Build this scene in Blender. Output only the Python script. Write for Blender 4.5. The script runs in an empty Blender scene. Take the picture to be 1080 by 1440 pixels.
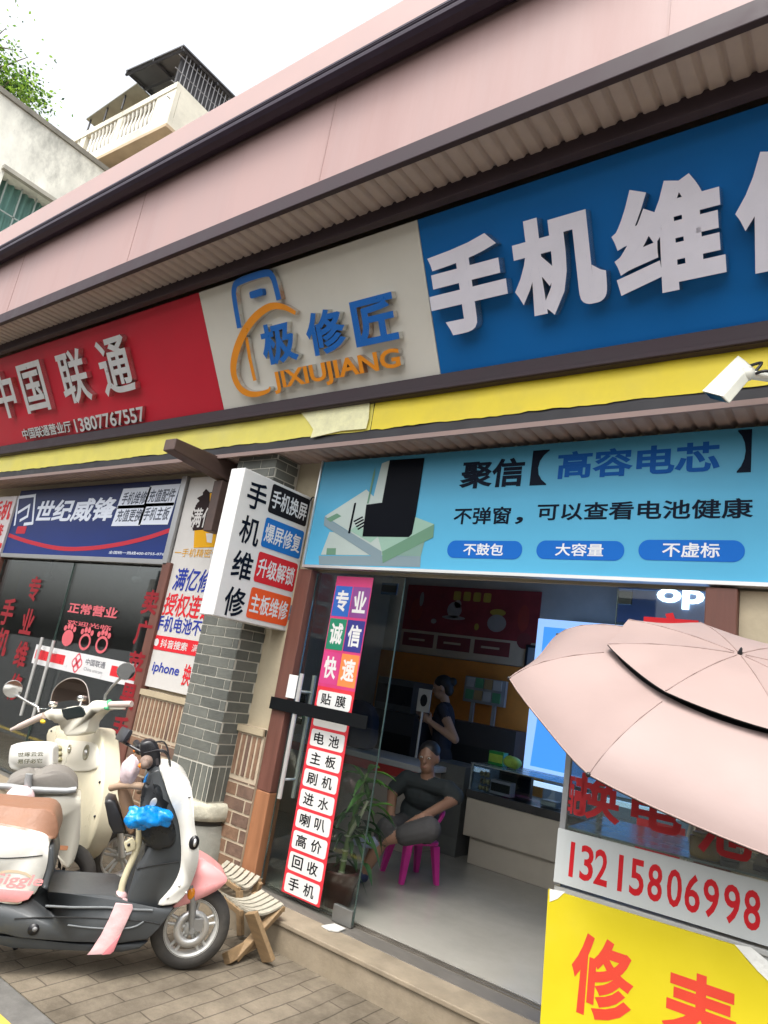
import bpy, bmesh, math, random
from mathutils import Vector as V, Matrix
random.seed(7)
SC = bpy.context.scene
COL = SC.collection
PI = math.pi

# ---------------------------------------------------------------- camera
F, CX, CY, H = 953.0, 540.0, 720.0, 1.6
_X = V((1273, -28, -F)).normalized()
_Z = V((630, -3820, F)); _Z = (_Z - _X * _Z.dot(_X)).normalized()
_Y = _Z.cross(_X)
if _Y.z < 0: _Y = -_Y
CAM = V((0, 0, H))
def ray(px, py):
    d = V((px - CX, py - CY, F))
    return V((_X.dot(d), _Y.dot(d), _Z.dot(d)))
def PX(px, py, x): r = ray(px, py); return CAM + r * (x / r.x)
def PY(px, py, y): r = ray(px, py); return CAM + r * (y / r.y)
def PZ(px, py, z): r = ray(px, py); return CAM + r * ((z - H) / r.z)
def PD(px, py, d): return CAM + ray(px, py) * (d / F)          # at a depth along the view axis
def setup_camera():
    cd = bpy.data.cameras.new('camera'); cd.sensor_fit = 'VERTICAL'; cd.sensor_height = 36
    cd.lens = F / 1440 * 36; cd.clip_start = .05; cd.clip_end = 500
    o = bpy.data.objects.new('camera', cd); COL.objects.link(o)
    rx = V((_X.x, _Y.x, _Z.x)); ry = V((_X.y, _Y.y, _Z.y)); rz = V((_X.z, _Y.z, _Z.z))
    m = Matrix((( rx.x, -ry.x, -rz.x, 0), (rx.y, -ry.y, -rz.y, 0), (rx.z, -ry.z, -rz.z, H), (0, 0, 0, 1)))
    o.matrix_world = m; SC.camera = o

# ---------------------------------------------------------------- materials
MATS = {}
def mat(name, col, rough=.5, metal=0, var=.08, scale=6, bump=0, bscale=40, coat=0, emit=0, stain=0, stain_col=None, sss=0, streak=False, spec=None):
    if name in MATS: return MATS[name]
    if spec is None and var == 0 and not metal and not emit: spec = .04
    m = bpy.data.materials.new(name); m.use_nodes = True; MATS[name] = m
    nt = m.node_tree; N = nt.nodes; L = nt.links; b = N['Principled BSDF']
    c = (*col, 1)
    b.inputs['Base Color'].default_value = c; b.inputs['Roughness'].default_value = rough
    if spec is not None: b.inputs['Specular IOR Level'].default_value = spec
    b.inputs['Metallic'].default_value = metal; b.inputs['Coat Weight'].default_value = coat
    if emit:
        b.inputs['Emission Color'].default_value = c; b.inputs['Emission Strength'].default_value = emit
    tc = N.new('ShaderNodeTexCoord'); src = tc.outputs['Object']
    if streak:
        mp = N.new('ShaderNodeMapping'); mp.inputs['Scale'].default_value = streak if isinstance(streak, tuple) else (1, 1, .12)
        L.new(src, mp.inputs['Vector']); src = mp.outputs['Vector']
    last = None
    if var:
        n = N.new('ShaderNodeTexNoise'); n.inputs['Scale'].default_value = scale; n.inputs['Detail'].default_value = 6; n.inputs['Roughness'].default_value = .65
        L.new(src, n.inputs['Vector'])
        r = N.new('ShaderNodeMapRange'); r.inputs['From Min'].default_value = .3; r.inputs['From Max'].default_value = .7
        r.inputs['To Min'].default_value = 1 - var; r.inputs['To Max'].default_value = 1 + var
        L.new(n.outputs['Fac'], r.inputs['Value'])
        mx = N.new('ShaderNodeVectorMath'); mx.operation = 'SCALE'; mx.inputs[0].default_value = col
        L.new(r.outputs['Result'], mx.inputs['Scale']); last = mx.outputs['Vector']
        rr = N.new('ShaderNodeMapRange'); rr.inputs['From Min'].default_value = .3; rr.inputs['From Max'].default_value = .7
        rr.inputs['To Min'].default_value = max(.02, rough - .1); rr.inputs['To Max'].default_value = min(1, rough + .1)
        L.new(n.outputs['Fac'], rr.inputs['Value']); L.new(rr.outputs['Result'], b.inputs['Roughness'])
    if stain:
        n2 = N.new('ShaderNodeTexNoise'); n2.inputs['Scale'].default_value = scale * .35; n2.inputs['Detail'].default_value = 9; n2.inputs['Roughness'].default_value = .72
        L.new(src, n2.inputs['Vector'])
        cr = N.new('ShaderNodeMapRange'); cr.inputs['From Min'].default_value = .5; cr.inputs['From Max'].default_value = .68
        cr.inputs['To Max'].default_value = stain; L.new(n2.outputs['Fac'], cr.inputs['Value'])
        mm = N.new('ShaderNodeMix'); mm.data_type = 'RGBA'; L.new(cr.outputs['Result'], mm.inputs['Factor'])
        if last: L.new(last, mm.inputs['A'])
        else: mm.inputs['A'].default_value = c
        mm.inputs['B'].default_value = (*(stain_col or (.05, .045, .035)), 1); last = mm.outputs['Result']
    if last: L.new(last, b.inputs['Base Color'])
    if bump:
        nb = N.new('ShaderNodeTexNoise'); nb.inputs['Scale'].default_value = bscale; nb.inputs['Detail'].default_value = 5
        L.new(src, nb.inputs['Vector'])
        bp = N.new('ShaderNodeBump'); bp.inputs['Strength'].default_value = bump; bp.inputs['Distance'].default_value = .01
        L.new(nb.outputs['Fac'], bp.inputs['Height']); L.new(bp.outputs['Normal'], b.inputs['Normal'])
    return m
def glass(name, tint, refl, rough=.02):
    if name in MATS: return MATS[name]
    m = bpy.data.materials.new(name); m.use_nodes = True; MATS[name] = m
    nt = m.node_tree; N = nt.nodes; L = nt.links; N.remove(N['Principled BSDF']); out = N['Material Output']
    t = N.new('ShaderNodeBsdfTransparent'); t.inputs['Color'].default_value = (*tint, 1)
    g = N.new('ShaderNodeBsdfGlossy'); g.inputs['Roughness'].default_value = rough
    lw = N.new('ShaderNodeLayerWeight'); lw.inputs['Blend'].default_value = .25
    mp = N.new('ShaderNodeMapRange'); mp.inputs['To Min'].default_value = refl; mp.inputs['To Max'].default_value = min(1, refl + .5)
    L.new(lw.outputs['Fresnel'], mp.inputs['Value'])
    x = N.new('ShaderNodeMixShader'); L.new(mp.outputs['Result'], x.inputs['Fac']); L.new(t.outputs[0], x.inputs[1]); L.new(g.outputs[0], x.inputs[2])
    L.new(x.outputs[0], out.inputs['Surface'])
    return m
def leafmat(name, col, trans=.4):
    m = mat(name, col, .5, var=.35, scale=3)
    nt = m.node_tree; N = nt.nodes; L = nt.links; b = N['Principled BSDF']; out = N['Material Output']
    t = N.new('ShaderNodeBsdfTranslucent'); t.inputs['Color'].default_value = (*[min(1, c * 1.3) for c in col], 1)
    x = N.new('ShaderNodeMixShader'); x.inputs['Fac'].default_value = trans
    L.new(b.outputs[0], x.inputs[1]); L.new(t.outputs[0], x.inputs[2]); L.new(x.outputs[0], out.inputs['Surface'])
    return m

# ---------------------------------------------------------------- frames and mesh builder
class Fr:                                                        # a flat frame: origin, right, up; n points at the viewer
    def __init__(s, O, u, v=(0, 0, 1)):
        s.O = V(O); s.u = V(u).normalized(); s.v = V(v); s.v = (s.v - s.u * s.v.dot(s.u)).normalized(); s.n = s.u.cross(s.v)
    def pt(s, a, b, c=0): return s.O + s.u * a + s.v * b + s.n * c
    def px(s, x, y, off=0):
        r = ray(x, y); o = s.O + s.n * off; t = (o - CAM).dot(s.n) / r.dot(s.n); p = CAM + r * t - s.O
        return (p.dot(s.u), p.dot(s.v))
def FY(y): return Fr((0, y, 0), (1, 0, 0))
def crop(ox, oy, k): return lambda *pts: [(ox + x / k, oy + y / k) for x, y in pts]
def spline(c, n=6, closed=True):
    out = []; m = len(c)
    D = len(c[0])
    for i in range(m if closed else m - 1):
        if closed: p = [c[(i + j) % m] for j in (-1, 0, 1, 2)]
        else: p = [c[max(0, min(m - 1, i + j))] for j in (-1, 0, 1, 2)]
        for k in range(n):
            t = k / n
            out.append(tuple(.5 * (2 * p[1][d] + (p[2][d] - p[0][d]) * t + (2 * p[0][d] - 5 * p[1][d] + 4 * p[2][d] - p[3][d]) * t * t + (3 * p[1][d] - p[0][d] - 3 * p[2][d] + p[3][d]) * t ** 3) for d in range(D)))
    if not closed: out.append(tuple(c[-1]))
    return out
def rrect(u0, v0, u1, v1, r, n=5):
    o = []
    for cx, cy, a in ((u1 - r, v1 - r, 0), (u0 + r, v1 - r, 90), (u0 + r, v0 + r, 180), (u1 - r, v0 + r, 270)):
        for k in range(n + 1):
            t = math.radians(a + 90 * k / n); o.append((cx + r * math.cos(t), cy + r * math.sin(t)))
    return o
def circle(cx, cy, r, n=24, ry=None): return [(cx + r * math.cos(2 * PI * k / n), cy + (ry or r) * math.sin(2 * PI * k / n)) for k in range(n)]

_glyph = {}
def glyph(s, r):                                                 # outline of a string as triangles, thickened by r with mitred corners
    key = (s, r)
    if key in _glyph: return _glyph[key]
    c = bpy.data.curves.new('t', 'FONT'); c.body = s; c.resolution_u = 3
    o = bpy.data.objects.new('t', c); COL.objects.link(o)
    bpy.context.view_layer.update(); dg = bpy.context.evaluated_depsgraph_get()
    me = bpy.data.meshes.new_from_object(o.evaluated_get(dg))
    ids = {}; P = []; T = []; mp = []
    for v in me.vertices:
        k = (round(v.co.x, 5), round(v.co.y, 5))
        if k not in ids: ids[k] = len(P); P.append(V((v.co.x, v.co.y)))
        mp.append(ids[k])
    for p in me.polygons:
        f = []
        for i in p.vertices:
            if mp[i] not in f: f.append(mp[i])
        if len(f) < 3: continue
        ar = sum(P[f[k]].x * P[f[(k + 1) % len(f)]].y - P[f[(k + 1) % len(f)]].x * P[f[k]].y for k in range(len(f)))
        if abs(ar) < 1e-9: continue
        T.append(f if ar > 0 else f[::-1])
    bpy.data.objects.remove(o); bpy.data.curves.remove(c); bpy.data.meshes.remove(me)
    es = {}
    for f in T:
        for k in range(len(f)): es[(f[k], f[(k + 1) % len(f)])] = 1
    E = [(a, b) for a, b in es if (b, a) not in es]               # boundary, inside on its left
    nrm = {}; acc = {}
    for a, b in E:
        d = P[b] - P[a]; d.normalize(); n = V((d.y, -d.x)); nrm[(a, b)] = n; acc.setdefault(a, []).append(n); acc.setdefault(b, []).append(n)
    out = {}
    for v, ns in acc.items():
        n1, n2 = ns[0], ns[1] if len(ns) > 1 else ns[0]
        m = n1 + n2; q = 1 + n1.dot(n2)
        if len(ns) > 2 or q < .25: m = m.normalized() * 1.6 if m.length > 1e-4 else n1
        else: m = m / q
        out[v] = P[v] + m * r
    _glyph[key] = (P, T, E, out); return _glyph[key]

class MB:
    def __init__(s): s.v = []; s.f = []; s.m = []; s.s = []
    def add(s, vs, fs, mi=0, smooth=False):
        k = len(s.v); s.v += [V(p) for p in vs]
        for f in fs: s.f.append(tuple(i + k for i in f)); s.m.append(mi); s.s.append(smooth)
        return s
    def bm(s, bm, mi=0, smooth=False):
        bm.verts.index_update(); s.add([v.co.copy() for v in bm.verts], [[v.index for v in f.verts] for f in bm.faces], mi, smooth); bm.free(); return s
    def box(s, a, b, mi=0):                                       # axis-aligned from corner a to corner b
        x0, x1 = sorted((a[0], b[0])); y0, y1 = sorted((a[1], b[1])); z0, z1 = sorted((a[2], b[2]))
        return s.add([(x0, y0, z0), (x1, y0, z0), (x1, y1, z0), (x0, y1, z0), (x0, y0, z1), (x1, y0, z1), (x1, y1, z1), (x0, y1, z1)],
                     [(0, 3, 2, 1), (4, 5, 6, 7), (0, 1, 5, 4), (1, 2, 6, 5), (2, 3, 7, 6), (3, 0, 4, 7)], mi)
    def hexa(s, p, mi=0):                                         # 8 points: bottom ring, top ring
        return s.add(p, [(0, 3, 2, 1), (4, 5, 6, 7), (0, 1, 5, 4), (1, 2, 6, 5), (2, 3, 7, 6), (3, 0, 4, 7)], mi)
    def fbox(s, fr, u0, v0, u1, v1, c0, c1, mi=0):
        return s.hexa([fr.pt(u0, v0, c0), fr.pt(u1, v0, c0), fr.pt(u1, v1, c0), fr.pt(u0, v1, c0), fr.pt(u0, v0, c1), fr.pt(u1, v0, c1), fr.pt(u1, v1, c1), fr.pt(u0, v1, c1)], mi)
    def poly(s, fr, pts, off, mi=0):
        return s.add([fr.pt(a, b, off) for a, b in pts], [tuple(range(len(pts)))], mi)
    def prism(s, fr, pts, c0, c1, mi=0, bevel=0, smooth=True, seg=3):
        ar = sum(pts[i][0] * pts[(i + 1) % len(pts)][1] - pts[(i + 1) % len(pts)][0] * pts[i][1] for i in range(len(pts)))
        if ar < 0: pts = pts[::-1]
        b = bmesh.new(); lo = [b.verts.new(fr.pt(x, y, c0)) for x, y in pts]; hi = [b.verts.new(fr.pt(x, y, c1)) for x, y in pts]
        n = len(pts); b.faces.new(lo[::-1]); b.faces.new(hi)
        for i in range(n): b.faces.new((lo[i], lo[(i + 1) % n], hi[(i + 1) % n], hi[i]))
        if bevel:
            rim = [e for e in b.edges if (e.verts[0] in lo) == (e.verts[1] in lo) and len([f for f in e.link_faces if len(f.verts) == n]) == 1]
            try: bmesh.ops.bevel(b, geom=rim, offset=bevel, segments=seg, profile=.5, affect='EDGES', clamp_overlap=True)
            except Exception: pass
        return s.bm(b, mi, smooth)
    def tube(s, pts, r, n=10, mi=0, cap=True, closed=False, smooth=True):
        pts = [V(p) for p in pts]; m = len(pts); rr = r if isinstance(r, (list, tuple)) else [r] * m
        vs = []; fs = []; ref = None
        for i, p in enumerate(pts):
            if closed: d = pts[(i + 1) % m] - pts[i - 1]
            else: d = pts[min(i + 1, m - 1)] - pts[max(i - 1, 0)]
            d.normalize()
            if ref is None: ref = V((0, 0, 1)) if abs(d.z) < .9 else V((1, 0, 0))
            a = (ref - d * ref.dot(d)).normalized(); b = d.cross(a); ref = a
            for k in range(n): t = 2 * PI * k / n; vs.append(p + a * (rr[i] * math.cos(t)) + b * (rr[i] * math.sin(t)))
        for i in range(m if closed else m - 1):
            for k in range(n):
                j = (i + 1) % m; fs.append((i * n + k, i * n + (k + 1) % n, j * n + (k + 1) % n, j * n + k))
        s.add(vs, fs, mi, smooth)
        if cap and not closed: s.add(vs[:n], [tuple(range(n))[::-1]], mi); s.add(vs[-n:], [tuple(range(n))], mi)
        return s
    def lathe(s, O, ax, prof, n=24, mi=0, smooth=True, a0=0, a1=2 * PI):
        ax = V(ax).normalized(); ref = V((0, 0, 1)) if abs(ax.z) < .9 else V((1, 0, 0)); a = (ref - ax * ref.dot(ax)).normalized(); b = ax.cross(a); O = V(O)
        full = a1 - a0 > 6.28; m = n if full else n + 1; vs = []; fs = []
        for r, h in prof:
            for k in range(m): t = a0 + (a1 - a0) * k / n; vs.append(O + ax * h + a * (r * math.cos(t)) + b * (r * math.sin(t)))
        for i in range(len(prof) - 1):
            for k in range(n if full else n):
                k2 = (k + 1) % m
                fs.append((i * m + k, i * m + k2, (i + 1) * m + k2, (i + 1) * m + k))
        return s.add(vs, fs, mi, smooth)
    def ell(s, c, r, rot=None, n=14, mi=0, wob=0, seed=0):
        c = V(c); r = (r, r, r) if isinstance(r, (int, float)) else r; rnd = random.Random(seed); vs = []; fs = []; k2 = n // 2 + 1
        ph = [rnd.uniform(0, 6) for _ in range(6)]
        for i in range(k2 + 1):
            t = PI * i / k2
            for k in range(n):
                p = 2 * PI * k / n; d = V((math.sin(t) * math.cos(p), math.sin(t) * math.sin(p), math.cos(t)))
                w = 1 + wob * (math.sin(4 * d.x + ph[0] + 2 * d.z) * math.sin(4 * d.y + ph[1]) + .5 * abs(math.sin(4 * d.z + ph[2] + 5 * d.x + 3 * d.y)) - .35 * abs(math.sin(6 * d.y + ph[3] - 4 * d.z)))
                q = V((d.x * r[0], d.y * r[1], d.z * r[2])) * w
                if rot: q = rot @ q
                vs.append(c + q)
        for i in range(k2):
            for k in range(n): fs.append((i * n + k, (i + 1) * n + k, (i + 1) * n + (k + 1) % n, i * n + (k + 1) % n))
        return s.add(vs, fs, mi, True)
    def caps(s, a, b, ra, rb, n=12, mi=0):                        # tapered capsule
        a = V(a); b = V(b); s.tube([a, a.lerp(b, .5), b], [ra, (ra + rb) / 2, rb], n, mi); s.ell(a, ra, n=n, mi=mi); s.ell(b, rb, n=n, mi=mi); return s
    def text(s, fr, t, u0, v0, u1, v1, mi=0, bold=1, depth=0, off=.002, slant=0, mside=None, dense=False):
        # bold: 0 plain, 1 medium, 2 heavy, 3 block; depth: thickness of raised letters
        P, T, E, out = glyph(t, {0: 0, 1: .018, 2: .03, 3: .044}[bold])
        if bold: q_ = list(P) + [out[k] for k in out]
        else: q_ = P
        x0 = min(p.x for p in q_); x1 = max(p.x for p in q_); y0 = min(p.y for p in q_); y1 = max(p.y for p in q_)
        su = (u1 - u0) / (x1 - x0); sv = (v1 - v0) / (y1 - y0)
        def W(p, c): y = (p.y - y0) * sv; return fr.pt(u0 + (p.x - x0) * su + slant * y, v0 + y, c)
        top = off + depth
        s.add([W(p, top) for p in P], T, mi)
        for k, (a, b) in enumerate(E):
            if bold: h = top - .00012 - (k % 13) * .000025; s.add([W(P[a], h), W(out[a], h), W(out[b], h), W(P[b], h)], [(0, 1, 2, 3)], mi)
            if depth:
                A, B = (out[a], out[b]) if bold else (P[a], P[b]); h = top - .0005
                s.add([W(A, off), W(B, off), W(B, h), W(A, h)], [(0, 1, 2, 3)], mi if mside is None else mside)
        return s
    def build(s, name, mats, parent=None, bevel=0, autosmooth=False):
        if not isinstance(mats, (list, tuple)): mats = [mats]
        me = bpy.data.meshes.new(name); o0 = parent_loc(parent)
        me.from_pydata([tuple(p - o0) for p in s.v], [], s.f)
        for m in mats: me.materials.append(m)
        me.polygons.foreach_set('material_index', s.m); me.polygons.foreach_set('use_smooth', s.s)
        me.update(); o = bpy.data.objects.new(name, me); COL.objects.link(o)
        if parent: o.parent = parent
        if bevel:
            b = o.modifiers.new('bevel', 'BEVEL'); b.width = bevel; b.segments = 2; b.limit_method = 'ANGLE'; b.angle_limit = .7
        return o
def parent_loc(p):
    l = V((0, 0, 0))
    while p: l += p.location; p = p.parent
    return l
def thing(name, label, cat, loc, group=None):
    o = bpy.data.objects.new(name, None); COL.objects.link(o); o.empty_display_size = .1; o.location = V(loc); return tag(o, label, cat, group)
def tag(o, label, cat, group=None):
    o['label'] = label; o['category'] = cat
    if group: o['group'] = group
    return o
def structure(o): o['kind'] = 'structure'; return o
def copy_thing(root, delta, label=None):
    r = root.copy(); COL.objects.link(r); r.location = root.location + V(delta)
    if label: r['label'] = label
    for ch in list(root.children):
        c = ch.copy(); COL.objects.link(c); c.parent = r
        for g in ch.children: d = g.copy(); COL.objects.link(d); d.parent = c
    return r
def lab(o, l): o['label'] = l; return o
def fused(mb, name, mats, parent, voxel=.008, smooth=2):         # one continuous skin from overlapping pieces; each face keeps the material of the nearest piece
    from mathutils.bvhtree import BVHTree
    tree = BVHTree.FromPolygons([tuple(p) for p in mb.v], mb.f)
    o = mb.build(name, mats, parent)
    r = o.modifiers.new('r', 'REMESH'); r.mode = 'VOXEL'; r.voxel_size = voxel
    sm = o.modifiers.new('s', 'SMOOTH'); sm.iterations = smooth; sm.factor = .5
    bpy.context.view_layer.update(); dg = bpy.context.evaluated_depsgraph_get()
    me = bpy.data.meshes.new_from_object(o.evaluated_get(dg)); o.modifiers.clear(); old = o.data; o.data = me; bpy.data.meshes.remove(old)
    me.materials.clear()
    for m in mats: me.materials.append(m)
    o0 = parent_loc(parent); idx = []
    for p in me.polygons:
        h = tree.find_nearest(p.center + o0); idx.append(mb.m[h[2]] if h[2] is not None else 0)
    me.polygons.foreach_set('material_index', idx); me.polygons.foreach_set('use_smooth', [True] * len(idx)); me.update()
    return o
setup_camera()
# ---------------------------------------------------------------- world and sun
SUN_EL, SUN_AZ = math.radians(64), math.radians(165)               # azimuth: direction the sun stands in, from +Y clockwise
w = bpy.data.worlds.new('World'); SC.world = w; w.use_nodes = True
nt = w.node_tree; bg = nt.nodes['Background']; sk = nt.nodes.new('ShaderNodeTexSky'); sk.sky_type = 'NISHITA'; sk.sun_disc = False
sk.sun_elevation = SUN_EL; sk.sun_rotation = SUN_AZ; sk.dust_density = 6; sk.air_density = 1.2; sk.ozone_density = .6
hs = nt.nodes.new('ShaderNodeHueSaturation'); hs.inputs['Saturation'].default_value = .22
nt.links.new(sk.outputs[0], hs.inputs['Color']); nt.links.new(hs.outputs[0], bg.inputs['Color']); bg.inputs['Strength'].default_value = .15
ld = bpy.data.lights.new('sun', 'SUN'); ld.energy = .6; ld.angle = math.radians(16); ld.color = (1, .95, .87)
lo = bpy.data.objects.new('sun', ld); COL.objects.link(lo)
sd = V((math.sin(SUN_AZ) * math.cos(SUN_EL), math.cos(SUN_AZ) * math.cos(SUN_EL), math.sin(SUN_EL)))
lo.rotation_euler = sd.to_track_quat('Z', 'Y').to_euler()
SC.view_settings.view_transform = 'Standard'; SC.view_settings.look = 'None'; SC.view_settings.exposure = 1.45

# ---------------------------------------------------------------- colours
white = mat('white_paint', (.78, .78, .76), .45, var=.04)
black = mat('black_plastic', (.012, .012, .014), .35, var=.1)
trim = mat('dark_brown_trim', (.045, .03, .036), .55, var=.18, scale=5, spec=.25)
steel = mat('brushed_steel', (.72, .72, .7), .35, .7, var=0)
chrome = mat('chrome_edge', (.7, .7, .68), .14, .9, var=.1, scale=9, stain=.9, stain_col=(.5, .2, .06))
beige = mat('beige_plaster', (.42, .36, .25), .8, var=.07, scale=5, stain=.25, stain_col=(.22, .18, .12), bump=.15)

# ---------------------------------------------------------------- ground
def paver_mat():
    m = mat('stone_pavers', (.3, .25, .19), .85, var=0); nt = m.node_tree; N = nt.nodes; L = nt.links; b = N['Principled BSDF']
    tc = N.new('ShaderNodeTexCoord'); mp = N.new('ShaderNodeMapping'); mp.inputs['Rotation'].default_value = (0, 0, PI / 2)
    L.new(tc.outputs['Object'], mp.inputs['Vector'])
    wv = N.new('ShaderNodeTexNoise'); wv.inputs['Scale'].default_value = 3; L.new(mp.outputs[0], wv.inputs['Vector'])
    ad = N.new('ShaderNodeVectorMath'); ad.operation = 'MULTIPLY_ADD'; ad.inputs[1].default_value = (.05, .045, 0); L.new(wv.outputs['Color'], ad.inputs[0]); L.new(mp.outputs[0], ad.inputs[2])
    br = N.new('ShaderNodeTexBrick'); br.inputs['Scale'].default_value = 1; br.inputs['Brick Width'].default_value = .42; br.inputs['Row Height'].default_value = .105
    br.inputs['Mortar Size'].default_value = .0045; br.inputs['Mortar Smooth'].default_value = .3; br.inputs['Bias'].default_value = 0
    br.inputs['Color1'].default_value = (.19, .16, .12, 1); br.inputs['Color2'].default_value = (.16, .135, .102, 1); br.inputs['Mortar'].default_value = (.095, .08, .062, 1)
    L.new(ad.outputs[0], br.inputs['Vector'])
    n = N.new('ShaderNodeTexNoise'); n.inputs['Scale'].default_value = 2.6; n.inputs['Detail'].default_value = 9; n.inputs['Roughness'].default_value = .7; L.new(tc.outputs['Object'], n.inputs['Vector'])
    r = N.new('ShaderNodeMapRange'); r.inputs['From Min'].default_value = .3; r.inputs['From Max'].default_value = .7; r.inputs['To Min'].default_value = .5; r.inputs['To Max'].default_value = 1.3; L.new(n.outputs['Fac'], r.inputs['Value'])
    sc = N.new('ShaderNodeVectorMath'); sc.operation = 'SCALE'; L.new(br.outputs['Color'], sc.inputs[0]); L.new(r.outputs[0], sc.inputs['Scale']); L.new(sc.outputs[0], b.inputs['Base Color'])
    bp = N.new('ShaderNodeBump'); bp.inputs['Strength'].default_value = .5; bp.inputs['Distance'].default_value = .008
    n3 = N.new('ShaderNodeTexNoise'); n3.inputs['Scale'].default_value = 60; L.new(tc.outputs['Object'], n3.inputs['Vector'])
    mi = N.new('ShaderNodeMath'); mi.operation = 'MULTIPLY_ADD'; mi.inputs[1].default_value = -1.2; L.new(br.outputs['Fac'], mi.inputs[0]); L.new(n3.outputs['Fac'], mi.inputs[2])
    L.new(mi.outputs[0], bp.inputs['Height']); L.new(bp.outputs[0], b.inputs['Normal'])
    return m
asph = mat('asphalt', (.06, .058, .055), .9, var=.3, scale=30, bump=.6, bscale=120)
road_y = 1.72
structure(MB().box((-90, -60, -.16), (90, road_y, -.12)).build('road', asph))
structure(MB().box((-90, road_y + .28, -.3), (90, 3.36, 0)).build('pavement', paver_mat()))
structure(MB().box((-90, road_y, -.3), (90, road_y + .277, .004)).build('kerb', mat('kerb_stone', (.12, .115, .105), .85, var=.25, scale=9, bump=.4), bevel=.012))
# yellow painted line along the road edge, worn
yl = mat('worn_yellow_line', (.5, .36, .06), .8, var=.3, scale=12, stain=.8, stain_col=(.09, .085, .075), bump=.3)
structure(MB().box((-20, road_y + .02, .0045), (20, road_y + .125, .007)).build('road_marking', yl))
structure(MB().box((-90, 3.36, -.3), (90, 90, -.02)).build('ground', mat('earth', (.18, .16, .13), .95, var=.2)))

# ---------------------------------------------------------------- the row of shops
L0, R0 = -13.0, 3.2
bld = thing('shop_building', 'single storey row of shops with pink eave band, brown corrugated soffit and grey brick pillar', 'shop building', (-3, 3.6, 0))
gran = mat('granite_step', (.25, .205, .145), .7, var=.22, scale=7, stain=.3, stain_col=(.2, .16, .1), bump=.25)
dgran = mat('dark_granite_sill', (.12, .11, .095), .55, var=.25, scale=25, streak=(.3, 2, 1))
m = MB(); m.box((L0, 3.364, -.1), (R0, 3.52, .135)); m.box((L0, 3.35, .138), (R0, 3.56, .165)); m.build('step', gran, bld, bevel=.006)
MB().box((L0, 3.562, -.1), (R0, 3.76, .164)).build('door_sill', dgran, bld, bevel=.003)
m = MB(); m.box((-3.1, 3.70, .164), (R0, 3.712, .172)); m.box((-3.1, 3.735, .164), (R0, 3.747, .172)); m.build('floor_track', mat('old_steel_track', (.2, .18, .15), .5, .7, var=.2), bld)
tile = mat('shop_floor_tile', (.34, .325, .285), .16, var=.06, scale=3, stain=.1, stain_col=(.15, .13, .1))
MB().box((L0, 3.762, -.1), (R0, 9.4, .17)).build('shop_floor', tile, bld)
# walls
m = MB()
Zt = 5.3
m.box((L0, 3.69, 2.5), (R0, 3.9, Zt)); m.box((L0, 3.69, 2.3), (R0, 3.72, 2.498))                               # lintel wall above both shops
m.box((-5.06, 3.66, .165), (-3.575, 3.9, 2.3))                      # pier between the shops
m.box((-.60, 3.655, .165), (R0, 3.9, 2.3))                          # right of the door
m.box((L0, 3.655, .165), (-8.36, 3.9, 2.3))
m.build('wall', beige, bld)
inner = mat('shop_inner_wall', (.42, .4, .37), .8, var=.08)
m = MB()
m.box((L0, 7.05, 0), (R0, 7.25, Zt)); m.box((-5.35, 3.91, .17), (-5.2, 7.05, 3.0)); m.box((.4, 3.91, .17), (.6, 7.05, 3.0)); m.box((-9.6, 3.91, .17), (-9.4, 7.05, 3.0))
m.build('back_wall', inner, bld)
MB().box((L0, 3.91, 2.98), (R0, 7.04, 3.1)).build('ceiling', mat('shop_ceiling', (.65, .65, .62), .8), bld)
MB().box((-5.19, 7.02, .17), (-2.9, 7.047, 1.98)).build('back_wall', mat('orange_wall', (.62, .22, .035), .7, var=.1), bld)
# eave profile -----------------------------------------------------------
pink = mat('pink_fascia', (.36, .235, .22), .5, var=.05, scale=1.5, stain=.5, stain_col=(.3, .17, .155), streak=(2.2, 1, .22))
ptop = mat('pink_roof_edge', (.42, .29, .27), .5, var=.06, scale=2)
gutm = mat('dark_purple_gutter', (.034, .022, .038), .4, var=.15, spec=.3)
m = MB(); m.box((L0, 2.405, 4.51), (R0, 2.5, 5.2))
m.build('fascia', pink, bld)
for x in (-11.2, -9.1, -7.0, -4.92, -2.83, -.76, 1.3): MB().box((x, 2.4025, 4.512), (x + .012, 2.405, 5.2)).build('fascia_seam', mat('pink_seam', (.32, .205, .19), .5), bld)
m = MB(); m.tube([(L0, 2.40, 5.31), (R0, 2.40, 5.31)], .001, 4)
g = [(2.40, 5.20), (2.335, 5.168), (2.29, 5.178), (2.266, 5.20), (2.262, 5.225), (2.272, 5.235), (2.258, 5.245), (2.258, 5.272), (2.275, 5.28), (2.40, 5.285)]
k = len(g); m = MB(); m.add([(L0, y, z) for y, z in g] + [(R0, y, z) for y, z in g], [(i, i + 1, k + i + 1, k + i) for i in range(k - 1)] + [(k - 1, 0, k, 2 * k - 1)] + [tuple(range(k)), tuple(range(k, 2 * k))[::-1]], 0, False)
m.build('gutter', gutm, bld, bevel=.006)
MB().box((L0, 2.335, 5.288), (R0, 2.42, 5.61)).build('roof_edge', ptop, bld, bevel=.01)
m = MB(); m.box((L0, 2.42, 5.45), (R0, 7.4, 5.6)); m.box((L0, 7.26, 0), (R0, 7.4, 5.45)); m.box((L0, 3.9, 0), (L0 + .1, 7.26, 5.45)); m.box((R0 - .1, 3.9, 0), (R0, 7.26, 5.45)); m.build('roof', ptop, bld)
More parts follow.
